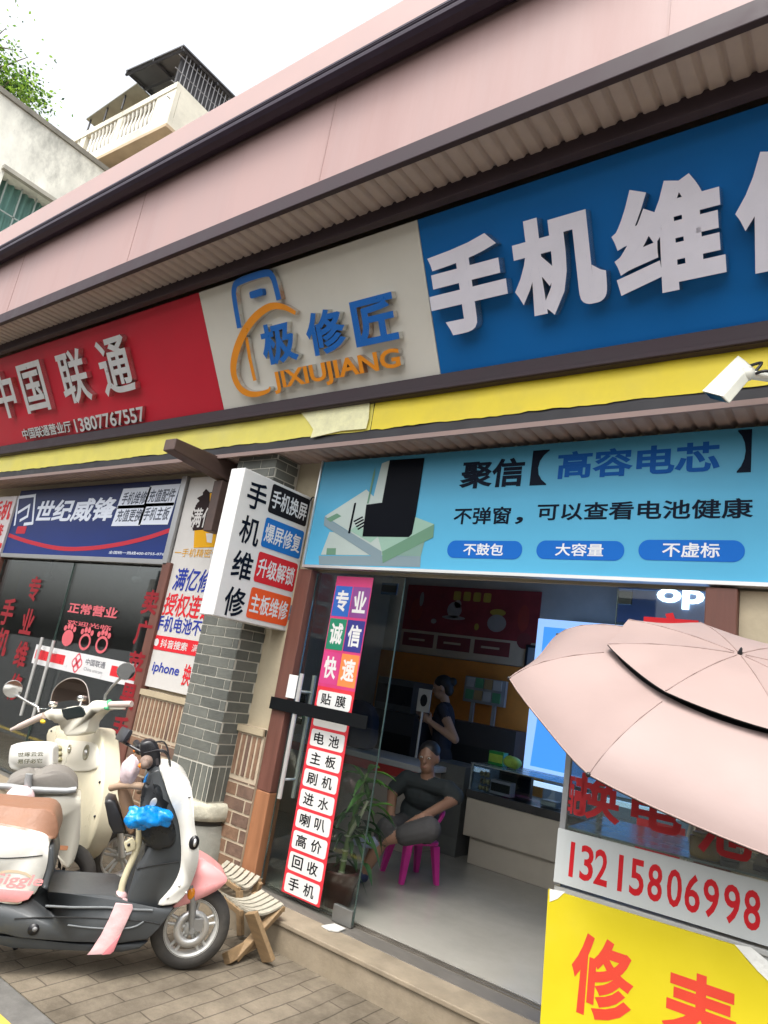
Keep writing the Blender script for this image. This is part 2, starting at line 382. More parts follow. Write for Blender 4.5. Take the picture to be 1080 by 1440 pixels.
def soffit(y0, y1, z, per, amp, tilt=0):
    m = MB(); n = int((R0 - L0) / per); vs = []; fs = []
    for i in range(n):
        for t, h in ((0, 0), (.13, 0), (.22, .8), (.30, 1), (.56, .9), (.83, 1), (.91, .8)):
            x = L0 + per * (i + t); vs += [(x, y0, z - amp * h), (x, y1, z - amp * h + tilt)]
    for i in range(7 * n - 1): fs.append((2 * i, 2 * i + 1, 2 * i + 3, 2 * i + 2))
    return m.add(vs, fs, 0, True)
sof = mat('brown_corrugated_soffit', (.42, .34, .305), .6, var=.1, scale=4)
soffit(2.43, 2.74, 4.432, .098, .024, .012).build('soffit', sof, bld)
soffit(3.35, 3.69, 3.19, .098, .02).build('soffit', mat('lower_soffit_brown', (.4, .3, .26), .6, var=.12, scale=4), bld)
m = MB(); m.box((L0, 2.392, 4.395), (R0, 2.43, 4.508)); m.box((L0, 2.675, 4.33), (R0, 2.73, 4.437)); m.box((L0, 3.275, 3.43), (R0, 3.36, 3.545)); m.box((L0, 3.262, 3.432), (R0, 3.274, 3.462))
m.build('eave_trim', trim, bld, bevel=.005)
m = MB(); m.box((L0, 3.336, 3.168), (R0, 3.38, 3.30)); m.build('eave_trim', mat('black_trim', (.02, .018, .022), .5, var=.2), bld)
MB().box((L0, 3.33, 3.135), (R0, 3.349, 3.1665)).build('soffit_lip', mat('lip_brown', (.3, .21, .185), .55, var=.08), bld)
# yellow fascia cloth, two lengths
def cloth(x0, x1, z0, z1, y, nx, amp, seed, tear=None):
    rnd = random.Random(seed); m = MB(); vs = []; fs = []; ph = [rnd.uniform(0, 6) for _ in range(4)]
    for i in range(nx + 1):
        x = x0 + (x1 - x0) * i / nx
        rag = .003 * math.sin(9 * x + ph[0]) + .004 * rnd.uniform(-1, 1)
        for j in range(5):
            zz = z0 + rag + (z1 - z0 - rag) * j / 4
            yy = y - amp * (1 + math.sin(6.1 * x + ph[1] + j * .5) * .5 + .5 * math.sin(14 * x + ph[2] - j * .8))
            vs.append((x, yy, zz))
    for i in range(nx):
        for j in range(4): fs.append((i * 5 + j, (i + 1) * 5 + j, (i + 1) * 5 + j + 1, i * 5 + j + 1))
    return m.add(vs, fs, 0, True)
xs = PY(521, 585, 3.3).x
yb1 = thing('fascia_banner', 'faded yellow cloth strip under the red and grey signs, pale torn patch at its end', 'banner', (-6, 3.3, 3.2))
cloth(L0, xs - .01, 3.232, 3.432, 3.333, 160, .004, 3).build('cloth', mat('faded_yellow_cloth', (.76, .67, .13), .6, var=.08, scale=3, stain=.3, stain_col=(.6, .57, .3)), yb1)
fb = FY(3.318)
pp = [fb.px(x, y) for x, y in [(424, 581), (470, 574), (520, 566), (519, 588), (515, 603), (480, 606), (437, 616), (441, 604), (433, 592)]]
m = MB(); m.prism(fb, pp, 0, .004, 0, smooth=False); m.build('torn_patch', mat('pale_cloth_patch', (.8, .77, .46), .7, var=.12, scale=14, bump=.6, bscale=18), yb1)
yb2 = thing('fascia_banner', 'bright yellow cloth strip under the blue repair sign', 'banner', (0, 3.3, 3.2))
cloth(xs, R0, 3.232, 3.432, 3.331, 120, .003, 5).build('cloth', mat('bright_yellow_cloth', (.78, .62, .03), .5, var=.07, scale=3, stain=.22, stain_col=(.5, .4, .05)), yb2)

# ---------------------------------------------------------------- grey brick pillar (part of the building)
bg1 = mat('grey_brick', (.115, .12, .104), .8, var=.18, scale=11, bump=.3); bg2 = mat('grey_brick_light', (.13, .135, .117), .8, var=.18, scale=9, bump=.3); bg3 = mat('grey_brick_dark', (.098, .103, .09), .8, var=.18, scale=13, bump=.3)
mort = mat('white_mortar', (.52, .5, .43), .85, var=.1, scale=30)
def brick_face(m, fr, w, z0, z1, row, blen, seed, off0=0, soldier=None, jt=.009, mats=3):
    rnd = random.Random(seed); z = z0; r = 0
    while z < z1 - .01:
        h = min(row, z1 - z); x = -blen + (off0 % blen) - (blen / 2) * (r % 2)
        while x < w:
            a, b = max(0, x), min(w, x + blen)
            if b - a > .02: m.fbox(fr, a + (jt / 2 if a > 0 else 0), z + jt / 2, b - (jt / 2 if b < w else 0), z + h - jt / 2, -.006, -.0015 - rnd.uniform(0, .0015), rnd.choice(range(mats)))
            x += blen
        z += row; r += 1
PXL, PXR, PYF, PYB = -4.25, -3.808, 3.42, 3.66
m = MB(); m.box((PXL, PYF, .6), (PXR, PYB + .02, 3.16), 3)
ff = Fr((PXL, PYF, 0), (1, 0, 0)); fsd = Fr((PXR, PYF, 0), (0, 1, 0)); fl = Fr((PXL, PYB, 0), (0, -1, 0))
for fr, w, sd in ((ff, PXR - PXL, 1), (fsd, PYB - PYF, 2), (fl, PYB - PYF, 3)):
    fr2 = Fr(fr.O + fr.n * .0065, fr.u)
    brick_face(m, fr2, w, .845, 3.16, .0735, .215, sd, off0=.06 * sd)
    x = 0; k = 0
    while x < w - .01:                                             # soldier course at the foot
        ww = .15 if (sd == 1 and k == 1) else .062
        b = min(w, x + ww); m.fbox(fr2, x + (.006 if x else 0), .61, b - .006, .835, -.006, -.002, k % 3); x += ww; k += 1
pil = m.build('brick_pillar', [bg1, bg2, bg3, mort], bld)
stone = mat('grey_stone_base', (.3, .3, .26), .8, var=.15, scale=7, bump=.3); band = mat('pale_stone_band', (.45, .43, .34), .8, var=.25, scale=12, bump=.5)
cx, cy = (PXL + PXR) / 2, (PYF + PYB) / 2 - .02
cy += .03; m = MB()
m.lathe((cx, cy, 0), (0, 0, 1), [(.27, 0), (.29, .05), (.285, .3), (.265, .44), (.262, .455)], 32); m.lathe((cx, cy, 0), (0, 0, 1), [(.25, .455), (.25, .485)], 32, 2); m.lathe((cx, cy, 0), (0, 0, 1), [(.25, .485), (.285, .49), (.29, .52), (.288, .575), (.27, .6), (0, .601)], 32, 1)
m.build('plinth', [stone, band, mat('dark_groove', (.06, .055, .045), .9)], pil)

# low brick dado right and left of the pillar
rb1 = mat('red_brown_brick', (.2, .115, .07), .8, var=.3, scale=10, bump=.4); rb2 = mat('red_brown_brick_dark', (.14, .085, .06), .8, var=.3, scale=12, bump=.4)
tanm = mat('tan_mortar', (.44, .36, .26), .85, var=.12, scale=20)
def dado(x0, x1, y, ztop, seed):
    m = MB(); m.box((x0, y, .0), (x1, 3.66, ztop), 2)
    fr = Fr((x0, y - .0065, 0), (1, 0, 0)); w = x1 - x0
    brick_face(m, fr, w, .02, ztop - .36, .092, .21, seed, jt=.017, mats=2)
    x = .012
    while x < w - .03: m.fbox(fr, x, ztop - .335, min(x + .03, w - .01), ztop - .06, -.006, -.001, 0 if random.random() < .6 else 1); x += .052
    m.fbox(fr, 0, ztop - .045, w, ztop, -.02, .012, 3)
    return m.build('brick_dado', [rb1, rb2, tanm, mat('dado_cap', (.4, .33, .22), .7)], bld)
dado(PXR + .002, -3.535, 3.585, 1.14, 4); dado(-5.06, PXL - .002, 3.60, 1.22, 5)
# brown timber posts at the doors
wood = mat('red_brown_timber', (.13, .05, .035), .55, var=.2, scale=5, streak=(3, 3, .3), bump=.15, bscale=30)
woodl = mat('worn_timber_foot', (.3, .13, .06), .6, var=.2, scale=5, streak=(3, 3, .3))
m = MB(); m.box((-3.533, 3.60, .165), (-3.40, 3.72, .75), 1); m.box((-3.533, 3.601, .7505), (-3.40, 3.72, 2.3)); m.build('door_post', [wood, woodl], bld, bevel=.006)
MB().box((-.745, 3.60, .165), (-.602, 3.72, 2.3)).build('door_post', wood, bld, bevel=.006)
m = MB(); m.box((-5.18, 3.585, .165), (-5.065, 3.72, 2.3)); m.build('door_post', wood, bld, bevel=.006)
MB().box((-8.36, 3.585, .165), (-8.28, 3.72, 2.3)).build('door_post', wood, bld, bevel=.006)
# projecting beam end and the bracket post beside the pillar
bx = -4.42
m = MB(); m.hexa([(bx - .14, 2.915, 3.055), (bx, 2.915, 3.055), (bx, 3.66, 2.98), (bx - .14, 3.66, 2.98), (bx - .14, 2.915, 3.15), (bx, 2.915, 3.15), (bx, 3.66, 3.16), (bx - .14, 3.66, 3.16)])
m.build('beam_end', mat('dark_timber', (.09, .055, .045), .6, var=.25, scale=6, streak=(3, .4, 3)), bld, bevel=.008)
MB().box((bx - .115, 3.44, 2.55), (bx - .01, 3.56, 2.985)).build('bracket_post', MATS['dark_timber'], bld, bevel=.006)

# ---------------------------------------------------------------- glass doors
gl = glass('door_glass', (.86, .9, .88), .022); gl2 = glass('dark_door_glass', (.72, .76, .77), .09)
gedge = mat('green_glass_edge', (.06, .1, .085), .3)
def door(x0, x1, y, z0, z1, g, nm='door'):
    m = MB(); m.box((x0, y, z0), (x1, y + .012, z1)); d = m.build(nm, [g], bld)
    MB().box((x0 - .003, y, z0), (x0 - .0005, y + .012, z1)).build('pane_edge', gedge, d); MB().box((x1 + .0005, y, z0), (x1 + .003, y + .012, z1)).build('pane_edge', gedge, d)
    return d
def pull(d, x, y, z0, z1):
    m = MB()
    for yy in (y - .06, y + .072): m.tube([(x, yy, z0), (x, yy, z1)], .016, 14)
    for zz in (z0 + .12, z1 - .12): m.tube([(x, y - .06, zz), (x, y + .072, zz)], .009, 10)
    m.build('handle', steel, d)
DY = 3.655
d1 = door(-3.385, -2.60, DY, .185, 2.28, gl)
pull(d1, -3.30, DY, .74, 1.56)
m = MB(); m.box((-2.75, DY - .01, .167), (-2.60, DY + .022, .26)); m.build('patch_fitting', mat('dark_steel', (.2, .2, .19), .4, .6), d1, bevel=.003)
fr = FY(3.60)
a = fr.px(388, 978); b = fr.px(517, 1030)
m = MB(); m.box((a[0] - .02, 3.575, b[1] + .015), (b[0], 3.583, a[1] - .01)); m.box((a[0] + .09, 3.735, b[1] - .06), (a[0] + .16, 3.742, a[1] + .04)); m.build('lock_band', mat('black_lock_band', (.005, .006, .007), .7, var=.15, spec=.1), d1, bevel=.002)
MB().box((a[0] + .12, 3.572, a[1] + .005), (a[0] + .2, 3.58, a[1] + .16)).build('door_tag', white, d1)
# red and coloured lettering strip on the leaf
FL = FY(DY - .001)
strip = MB(); mats = [mat('strip_red', (.62, .03, .045), .4, var=.05), mat('cell_white', (.66, .66, .64), .4, var=.04), mat('ink_black', (.012, .012, .014), .4, var=0), mat('sq_blue', (.02, .11, .42), .4), mat('sq_purple', (.2, .05, .22), .4), mat('sq_green', (.01, .2, .11), .4), mat('sq_navy', (.03, .03, .2), .4), mat('sq_magenta', (.55, .05, .2), .4), mat('sq_orange', (.8, .22, .06), .4), mat('strip_crimson', (.55, .04, .16), .4, var=.05)]
u0, u1 = -3.19, -2.86
strip.poly(FL, [(u0, .2), (u1, .2), (u1, 1.50), (u0, 1.50)], .001, 0); strip.poly(FL, [(u0, 1.50), (u1, 1.50), (u1, 2.27), (u0, 2.27)], .001, 9)
um = (u0 + u1) / 2
for r, (l, rr, ca, cb) in enumerate((('专', '业', 3, 4), ('诚', '信', 5, 6), ('快', '速', 7, 8))):
    zt = 2.20 - r * .232; zb = zt - .215
    for (x0, x1, ch, cm) in ((u0 + .008, um - .004, l, ca), (um + .004, u1 - .008, rr, cb)):
        strip.poly(FL, [(x0, zb), (x1, zb), (x1, zt), (x0, zt)], .002, cm)
        strip.text(FL, ch, x0 + .02, zb + .035, x1 - .02, zt - .03, 1, 2, off=.003)
words = ['贴膜', None, '电池', '主板', '刷机', '进水', '喇叭', '高价', '回收', '手机']
for i, wd in enumerate(words):
    zt = 1.475 - i * .1285; zb = zt - .109
    strip.poly(FL, rrect(u0 + .018, zb, u1 - .018, zt, .018), .002, 1)
    if wd:
        strip.text(FL, wd[0], u0 + .05, zb + .018, um - .025, zt - .016, 2, 1, off=.003); strip.text(FL, wd[1], um + .015, zb + .018, u1 - .06, zt - .016, 2, 1, off=.003)
strip.build('lettering', mats, d1)
# right fixed pane with red lettering
d2 = door(PY(867, 860, DY).x, -.75, DY, .185, 2.28, gl)
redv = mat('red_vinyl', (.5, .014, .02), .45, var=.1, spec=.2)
m = MB(); a = FL.px(906, 859); b = FL.px(981, 906)
s = b[0] - a[0]
for k, ch in enumerate('高价换屏'): m.text(FL, ch, a[0], a[1] - s - k * (s + .07), a[0] + s, a[1] - k * (s + .07), 0, 2, off=.002)
m.build('lettering', redv, d2)
MB().box((d2.data.vertices[0].co.x - 3, DY + .013, 2.2), (d2.data.vertices[0].co.x - 2.93, DY + .03, 2.27)).build('patch_fitting', black, d2)
# left shop doors
LY = 3.63; FLL = FY(LY - .001)
d3 = door(-8.27, -6.73, LY, .18, 2.26, gl2); d4 = door(-6.70, -5.19, LY, .18, 2.26, gl2)
pull(d3, -6.83, LY, .72, 1.48); pull(d4, -6.60, LY, .70, 1.47)
a = FLL.px(36, 912); 
m = MB(); z1 = FLL.px(100, 925)[1] + .06; z0 = z1 - .19
mats = [mat('band_white', (.62, .62, .62), .35, var=.04), mat('band_red', (.6, .02, .03), .35), mat('logo_red', (.6, .07, .1), .4), mat('band_grey_text', (.12, .12, .14), .4)]
m.poly(FLL, [(-7.02, z0), (-6.73, z0), (-6.73, z1), (-7.02, z1)], .002, 0); m.poly(FLL, [(-6.99, z0 + .05), (-6.74, z0 + .05), (-6.74, z1 - .05), (-6.99, z1 - .05)], .003, 1)
m.build('safety_band', mats, d3)
m = MB(); m.poly(FLL, [(-6.70, z0), (-5.19, z0), (-5.19, z1), (-6.70, z1)], .002, 0)
m.poly(FLL, [(-6.69, z0 + .05), (-6.42, z0 + .05), (-6.42, z1 - .05), (-6.69, z1 - .05)], .003, 1); m.poly(FLL, [(-5.62, z0 + .05), (-5.2, z0 + .05), (-5.2, z1 - .05), (-5.62, z1 - .05)], .003, 1)
lc = (-6.19, (z0 + z1) / 2)
def knot(m, fr, cx, cy, r, mi, off):                              # endless-knot emblem
    w = r * .16
    for sx in (-1, 1):
        for ring in ([(0, .0), (.5, .5), (0, 1), (-.5, .5)], [(0, 0), (.5, -.5), (0, -1), (-.5, -.5)], [(0, 0), (.5, .5), (1, 0), (.5, -.5)], [(0, 0), (-.5, .5), (-1, 0), (-.5, -.5)]):
            c = spline(ring, 4)
            n = len(c)
            for i in range(n):
                p, q = V((*c[i], 0)), V((*c[(i + 1) % n], 0)); d = (q - p).normalized() * .09; e = V((-d.y, d.x, 0))
                m.poly(fr, [(cx + r * t.x, cy + r * t.y) for t in (p - e - d * .3, q - e + d * .3, q + e + d * .3, p + e - d * .3)], off + .00003 * i, mi)
        break
knot(m, FLL, lc[0], lc[1], .085, 2, .003)
m.text(FLL, '中国联通', -6.05, lc[1] + .0, -5.72, lc[1] + .06, 3, 1, off=.003); m.text(FLL, 'China unicom', -6.05, lc[1] - .05, -5.74, lc[1] - .02, 3, 0, off=.003)
m.build('safety_band', mats, d4)
m = MB(); c5 = crop(0, 640, 3.6)
pk = mat('pink_red_vinyl', (.55, .1, .12), .45, var=.1)
def rect(fr, tl, br, off=0): a = fr.px(*tl, off); b = fr.px(*br, off); return (a[0], b[1], b[0], a[1])
tl, br = c5((355, 745), (588, 830)); m.text(FLL, '正常营业', *rect(FLL, tl, br), 0, 2, off=.002)
tl, br = c5((345, 832), (560, 890)); m.text(FLL, '欢迎光临', *rect(FLL, tl, br), 0, 1, off=.002)
for (x, y), fill in zip(c5((343, 925), (430, 945), (515, 960)), (1, 0, 0)):
    cx_, cy_ = FLL.px(x, y); R_ = .10
    if fill: m.poly(FLL, circle(cx_, cy_, R_, 20, R_ * .8), .002, 0)
    else:
        o = circle(cx_, cy_, R_, 20, R_ * .8); i_ = circle(cx_, cy_, R_ * .72, 20, R_ * .55)
        for k in range(20): m.poly(FLL, [o[k], o[(k + 1) % 20], i_[(k + 1) % 20], i_[k]], .002, 0)
    for k in range(4): m.poly(FLL, circle(cx_ - .085 + .057 * k, cy_ + .09 + (.02 if k in (1, 2) else 0), .028, 10), .0025, 0)
m.build('lettering', pk, d4)
m = MB()
for k, ch in enumerate('专业维修'):
    a = FLL.px(45 - k * 9, 810 + k * 45); m.text(FLL, ch, a[0], a[1] - .27, a[0] + .25, a[1], 0, 2, off=.002)
for k, ch in enumerate('手机'):
    a = FLL.px(8 - k * 8, 840 + k * 42); m.text(FLL, ch, a[0], a[1] - .3, a[0] + .28, a[1], 0, 2, off=.002)
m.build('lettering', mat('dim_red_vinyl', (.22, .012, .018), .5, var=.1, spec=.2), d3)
FPL = FY(3.584); m = MB()
for k, ch in enumerate('卖广苹果手机'):
    z = 2.05 - k * .27; m.text(FPL, ch, -5.33, z - .22, -5.1, z, 0, 2, off=.002)
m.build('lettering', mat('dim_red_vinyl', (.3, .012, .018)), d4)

m = MB(); q_ = [PZ(x, y, .168) for x, y in ((452, 1303), (470, 1300), (486, 1307), (476, 1311), (462, 1309))]
m.add(q_ + [p + V((0, 0, .006)) for p in q_], [(4, 3, 2, 1, 0), (5, 6, 7, 8, 9)] + [(i, (i + 1) % 5, 5 + (i + 1) % 5, 5 + i) for i in range(5)]); tag(m.build('paper_scrap', mat('scrap_white', (.55, .55, .52), .7, var=.2, scale=30)), 'crumpled white paper scrap on the door sill by the foot of the glass leaf', 'litter')
# ---------------------------------------------------------------- tilted fascia signs with raised letters
SG = Fr((0, 3.3, 3.548), (1, 0, 0), (0, -.525, .851))
redp = mat('red_sign_panel', (.56, .015, .035), .4, var=.06, scale=1.2, spec=.3); greyp = mat('grey_sign_panel', (.68, .655, .585), .45, var=.05, scale=1.5, spec=.3); bluep = mat('blue_sign_panel', (.003, .13, .41), .4, var=.05, scale=1.2, spec=.25)
def panel(nm, label, u0, u1, m):
    t = thing(nm, label, 'shop sign', SG.pt((u0 + u1) / 2, 0, 0))
    MB().fbox(SG, u0 + .002, 0, u1 - .002, .955, -.05, 0).build('panel', m, t, bevel=.002); return t
face = mat('lavender_letter_face', (.74, .72, .8), .4, var=.04); 
s1 = panel('shop_sign', 'red fascia sign with silver raised characters and a phone number line', -13, -4.432, redp)
s2 = panel('shop_sign', 'grey fascia sign with orange and blue raised phone logo', -4.432, -2.311, greyp)
s3 = panel('shop_sign', 'large blue fascia sign with big white raised characters', -2.311, R0, bluep)
silv = mat('silver_letter_face', (.72, .72, .72), .35, .4, var=.08, scale=10)
for ch, u in zip('手机维修', (-2.25, -1.685, -1.12, -.548)):
    m = MB(); m.text(SG, ch, u - .01, .228, u + .51, .752, 0, 3, depth=.075, off=.004, mside=1); m.build('letter', [face, chrome], s3)
for ch, u in zip('中国联通', (-8.17, -7.50, -6.69, -5.965)):
    m = MB(); m.text(SG, ch, u, .30, u + .5, .815, 0, 1, depth=.055, off=.004, mside=1); m.build('letter', [silv, chrome], s1)
m = MB(); m.text(SG, '中国联通营业厅', -7.80, .035, -6.76, .155, 0, 1, depth=.03, off=.004, mside=1); m.build('lettering', [silv, chrome], s1)
m = MB(); m.text(SG, '13807767557', -6.68, .02, -5.47, .16, 0, 1, depth=.035, off=.004, mside=1); m.build('lettering', [silv, chrome], s1)
lb = mat('logo_blue', (.006, .13, .48), .35, var=.05); lor = mat('logo_orange', (.78, .27, .01), .35, var=.05)
for ch, u in zip('极修匠', (-3.80, -3.335, -2.905)):
    m = MB(); m.text(SG, ch, u, .275, u + .36, .575, 0, 2, depth=.05, off=.004, mside=1); m.build('letter', [lb, chrome], s2)
m = MB(); m.text(SG, 'JIXIUJIANG', -3.76, .06, -2.57, .225, 0, 2, depth=.045, off=.004, mside=1); m.build('letter', [lor, chrome], s2)
def ribbon(m, fr, pts, w, c0, c1, mi, ms):
    n = len(pts); ws = w if isinstance(w, list) else [w] * n; L = []; R = []
    for i in range(n):
        a = V((*pts[max(0, i - 1)], 0)); b = V((*pts[min(n - 1, i + 1)], 0)); d = (b - a).normalized(); p = pts[i]
        L.append((p[0] - d.y * ws[i] / 2, p[1] + d.x * ws[i] / 2)); R.append((p[0] + d.y * ws[i] / 2, p[1] - d.x * ws[i] / 2))
    for i in range(n - 1):
        q = [L[i], R[i], R[i + 1], L[i + 1]]
        vs = [fr.pt(*p, c1) for p in q] + [fr.pt(*p, c0) for p in q]
        m.add(vs, [(0, 1, 2, 3)], mi); m.add(vs, [(1, 5, 6, 2), (3, 7, 4, 0), (0, 4, 5, 1), (2, 6, 7, 3)], ms)
sw = spline([(-3.40, .60), (-3.50, .66), (-3.62, .69), (-3.76, .665), (-3.90, .60), (-4.03, .50), (-4.13, .38), (-4.17, .27), (-4.14, .165), (-4.06, .105), (-3.95, .085), (-3.83, .095), (-3.80, .12)], 5, False)
m = MB(); n = len(sw); ribbon(m, SG, sw, [.02 + .05 * math.sin(PI * min(1, (i + 3) / n)) for i in range(n)], .004, .05, 0, 1); m.build('logo_swoosh', [lor, chrome], s2)
ph = spline([(-4.0, .60), (-3.99, .80), (-3.97, .885), (-3.90, .925), (-3.62, .925), (-3.555, .885), (-3.54, .80), (-3.535, .72)], 4, False)
m = MB(); ribbon(m, SG, ph, .05, .004, .05, 0, 1); m.prism(SG, rrect(-3.83, .785, -3.69, .835, .015), .004, .04, 0, smooth=False); m.build('logo_phone', [lb, chrome], s2)
m = MB(); ribbon(m, SG, [(-3.955, .52), (-3.965, .36), (-3.96, .19)], .035, .004, .04, 0, 1); m.build('logo_phone_edge', [lor, chrome], s2)

# ---------------------------------------------------------------- light blue battery advertisement above the door
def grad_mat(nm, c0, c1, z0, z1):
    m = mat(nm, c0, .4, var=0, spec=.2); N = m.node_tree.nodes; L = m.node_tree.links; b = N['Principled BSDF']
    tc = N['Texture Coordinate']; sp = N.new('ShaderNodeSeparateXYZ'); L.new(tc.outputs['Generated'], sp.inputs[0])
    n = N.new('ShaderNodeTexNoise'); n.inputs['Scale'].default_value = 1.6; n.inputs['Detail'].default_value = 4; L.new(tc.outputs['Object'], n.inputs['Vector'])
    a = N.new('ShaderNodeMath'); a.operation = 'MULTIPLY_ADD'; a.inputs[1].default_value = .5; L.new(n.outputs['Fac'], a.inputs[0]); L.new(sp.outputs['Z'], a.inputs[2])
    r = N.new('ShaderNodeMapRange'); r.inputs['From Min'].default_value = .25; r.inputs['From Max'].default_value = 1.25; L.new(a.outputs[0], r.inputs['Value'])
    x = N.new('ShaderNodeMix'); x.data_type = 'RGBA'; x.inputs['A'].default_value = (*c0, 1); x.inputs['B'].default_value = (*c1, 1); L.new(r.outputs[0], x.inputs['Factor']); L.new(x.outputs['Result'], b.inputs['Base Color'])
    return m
AY = 3.595; A = FY(AY)
ad = thing('shop_sign', 'pale blue battery advertisement over the open shop door', 'shop sign', (-1.8, AY, 2.3))
x0, x1, z0, z1 = -3.475, .9, 2.334, 3.135
MB().box((x0, AY, z0), (x1, 3.66, z1)).build('panel', grad_mat('sky_print_eave_shade', (.09, .4, .62), (.06, .25, .38), z0, z1), ad)  # shade of the eave put into the print colour, darker towards the top
m = MB(); m.box((x0 - .012, AY - .012, z0 - .022), (x1, 3.655, z0 - .003)); m.box((x0 - .014, AY - .012, z0), (x0 - .002, 3.655, z1 + .01)); m.build('frame', steel, ad)
ink = mat('navy_black_ink', (.006, .01, .02), .45, var=0); inkb = mat('deep_blue_ink', (.01, .08, .3), .45, var=0); pill = mat('blue_pill', (.015, .13, .48), .4, var=0); wink = mat('white_ink', (.7, .72, .74), .45, var=0)
m = MB()
m.text(A, '聚信', *rect(A, (650, 649), (735, 684)), 0, 2); m.text(A, '【', *rect(A, (750, 634), (768, 682)), 0, 1); m.text(A, '】', *rect(A, (1038, 605), (1056, 664)), 0, 1)
m.text(A, '高容电芯', *rect(A, (786, 636), (1012, 663)), 1, 2)
m.text(A, '不弹窗', *rect(A, (640, 714), (717, 737)), 0, 1); m.text(A, '，', *rect(A, (725, 727), (735, 737)), 0, 1)
m.text(A, '可以查看电池健康', *rect(A, (757, 708), (1059, 729)), 0, 1)
for tl, br, tx, ta, tb in (((631, 760), (733, 787), '不鼓包', (653, 764), (707, 782)), ((756, 760), (877, 789), '大容量', (782, 764), (848, 783)), ((899, 759), (1047, 791), '不虚标', (932, 763), (1012, 785))):
    r = rect(A, tl, br); m.poly(A, rrect(*r, (r[3] - r[1]) * .48, 8), .002, 2); m.text(A, tx, *rect(A, ta, tb), 3, 1, off=.003)
m.build('lettering', [ink, inkb, pill, wink], ad)
c7 = crop(430, 580, 3.273)
def P7(m, pts, off, mi): m.poly(A, [A.px(*p) for p in c7(*pts)], off, mi)
pm = [mat('print_black', (.004, .005, .008), .35, var=0), mat('print_green', (.27, .42, .34), .4, var=0), mat('print_grey_green', (.19, .3, .26), .4, var=0), mat('print_white', (.38, .45, .42), .4, var=.03), mat('print_grey', (.2, .27, .3), .4, var=0), mat('print_dark_green', (.13, .25, .17), .4, var=0), mat('print_cloud', (.3, .5, .65), .5, var=0), mat('print_deep_blue', (.02, .12, .4), .5, var=0)]
m = MB()
P7(m, [(70, 655), (530, 660), (545, 600), (380, 560), (110, 550)], .0015, 3); P7(m, [(60, 660), (530, 662), (527, 712), (62, 700)], .0018, 4); P7(m, [(430, 620), (555, 565), (530, 662), (400, 660)], .002, 2); P7(m, [(98, 625), (140, 625), (138, 655), (95, 655)], .0022, 5)
P7(m, [(88, 478), (280, 355), (345, 420), (590, 515), (350, 640)], .0024, 3); P7(m, [(330, 560), (500, 480), (592, 515), (352, 642)], .0028, 1); P7(m, [(88, 480), (350, 640), (352, 694), (84, 520)], .003, 4); P7(m, [(352, 641), (592, 515), (588, 575), (355, 694)], .0031, 5)
P7(m, [(95, 490), (145, 465), (165, 478), (115, 505)], .0033, 5); P7(m, [(205, 545), (235, 520), (330, 575), (300, 600)], .0034, 1)
for k in range(4): P7(m, [(220 + k * 6, 500 + k * 12), (262 + k * 4, 478 + k * 12), (266 + k * 4, 484 + k * 12), (224 + k * 6, 506 + k * 12)], .0035, 0)
P7(m, [(352, 235), (388, 222), (354, 416), (305, 419)], .0036, 3)
P7(m, [(388, 220), (548, 210), (508, 470), (490, 560), (475, 574), (262, 572), (280, 425), (352, 416)], .004, 0)
P7(m, [(312, 280), (322, 250), (320, 285), (290, 420), (283, 420)], .0042, 5); P7(m, [(225, 418), (234, 416), (205, 558), (196, 556)], .0042, 0)
m.build('battery_picture', pm, ad)

# ---------------------------------------------------------------- dark blue sign over the left shop
BY = 3.60; B = FY(BY)
t = thing('shop_sign', 'dark blue shop sign with white slanted lettering and a red curve over left doors', 'shop sign', (-6.7, BY, 2.3))
x0, x1, z0, z1 = -8.30, -5.20, 2.33, 3.09
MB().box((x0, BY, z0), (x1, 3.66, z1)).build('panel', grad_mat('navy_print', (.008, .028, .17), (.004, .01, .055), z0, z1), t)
m = MB(); m.box((x1 + .002, BY - .015, z0 - .05), (x1 + .075, 3.655, z1 + .02)); m.box((x0, BY - .015, z0 - .05), (x1, 3.655, z0 - .003)); m.build('frame', mat('aluminium', (.4, .4, .4), .4, .8, var=.06), t, bevel=.004)
m = MB(); lw = mat('pale_print', (.62, .66, .74), .4, var=0)
tl, br = c5((196, 232), (566, 335)); m.text(B, '世纪威锋', *rect(B, tl, br), 0, 2, slant=.15)
pt = [B.px(*p) for p in c5((75, 350), (95, 215), (178, 205), (165, 345), (125, 350), (95, 290), (150, 255), (140, 310), (105, 330))]
for i in range(4 + 4):
    if i == 4: continue
    a = V((*pt[i], 0)); b = V((*pt[(i + 1) % 9], 0)); d = (b - a).normalized() * .018; e = V((-d.y, d.x, 0))
    m.poly(B, [(v.x, v.y) for v in (a - e - d, b - e + d, b + e + d, a + e - d)], .002 + i * .0002, 0)
for (a, b), s_ in zip((((615, 182), (746, 256)), ((750, 166), (892, 246)), ((588, 268), (722, 346)), ((724, 257), (863, 340))), ('手机维修', '充值配件', '充值更换', '手机主板')):
    tl, br = c5(a, b); r = rect(B, tl, br); kk = .002 + .0004 * int(a[0] + a[1]) % 7 * 0 + .0004 * '手充机更换'.index(s_[2]) if s_[2] in '手充机更换' else .0032
    zc_ = (r[1] + r[3]) / 2; m.poly(B, [(r[0], zc_ - .105), (r[2] - .03, zc_ - .105), (r[2], zc_ + .105), (r[0] + .03, zc_ + .105)], kk, 0)
    m.text(B, s_, r[0] + .05, zc_ - .065, r[2] - .05, zc_ + .065, 1, 1, off=kk + .001, slant=.12)
tl, br = c5((553, 484), (830, 510)); m.text(B, '全国统一热线400-0755-076', *rect(B, tl, br), 0, 1)
cv = spline([B.px(*p) for p in c5((45, 405), (150, 440), (300, 472), (450, 472), (600, 452), (740, 420), (862, 380))], 6, False)
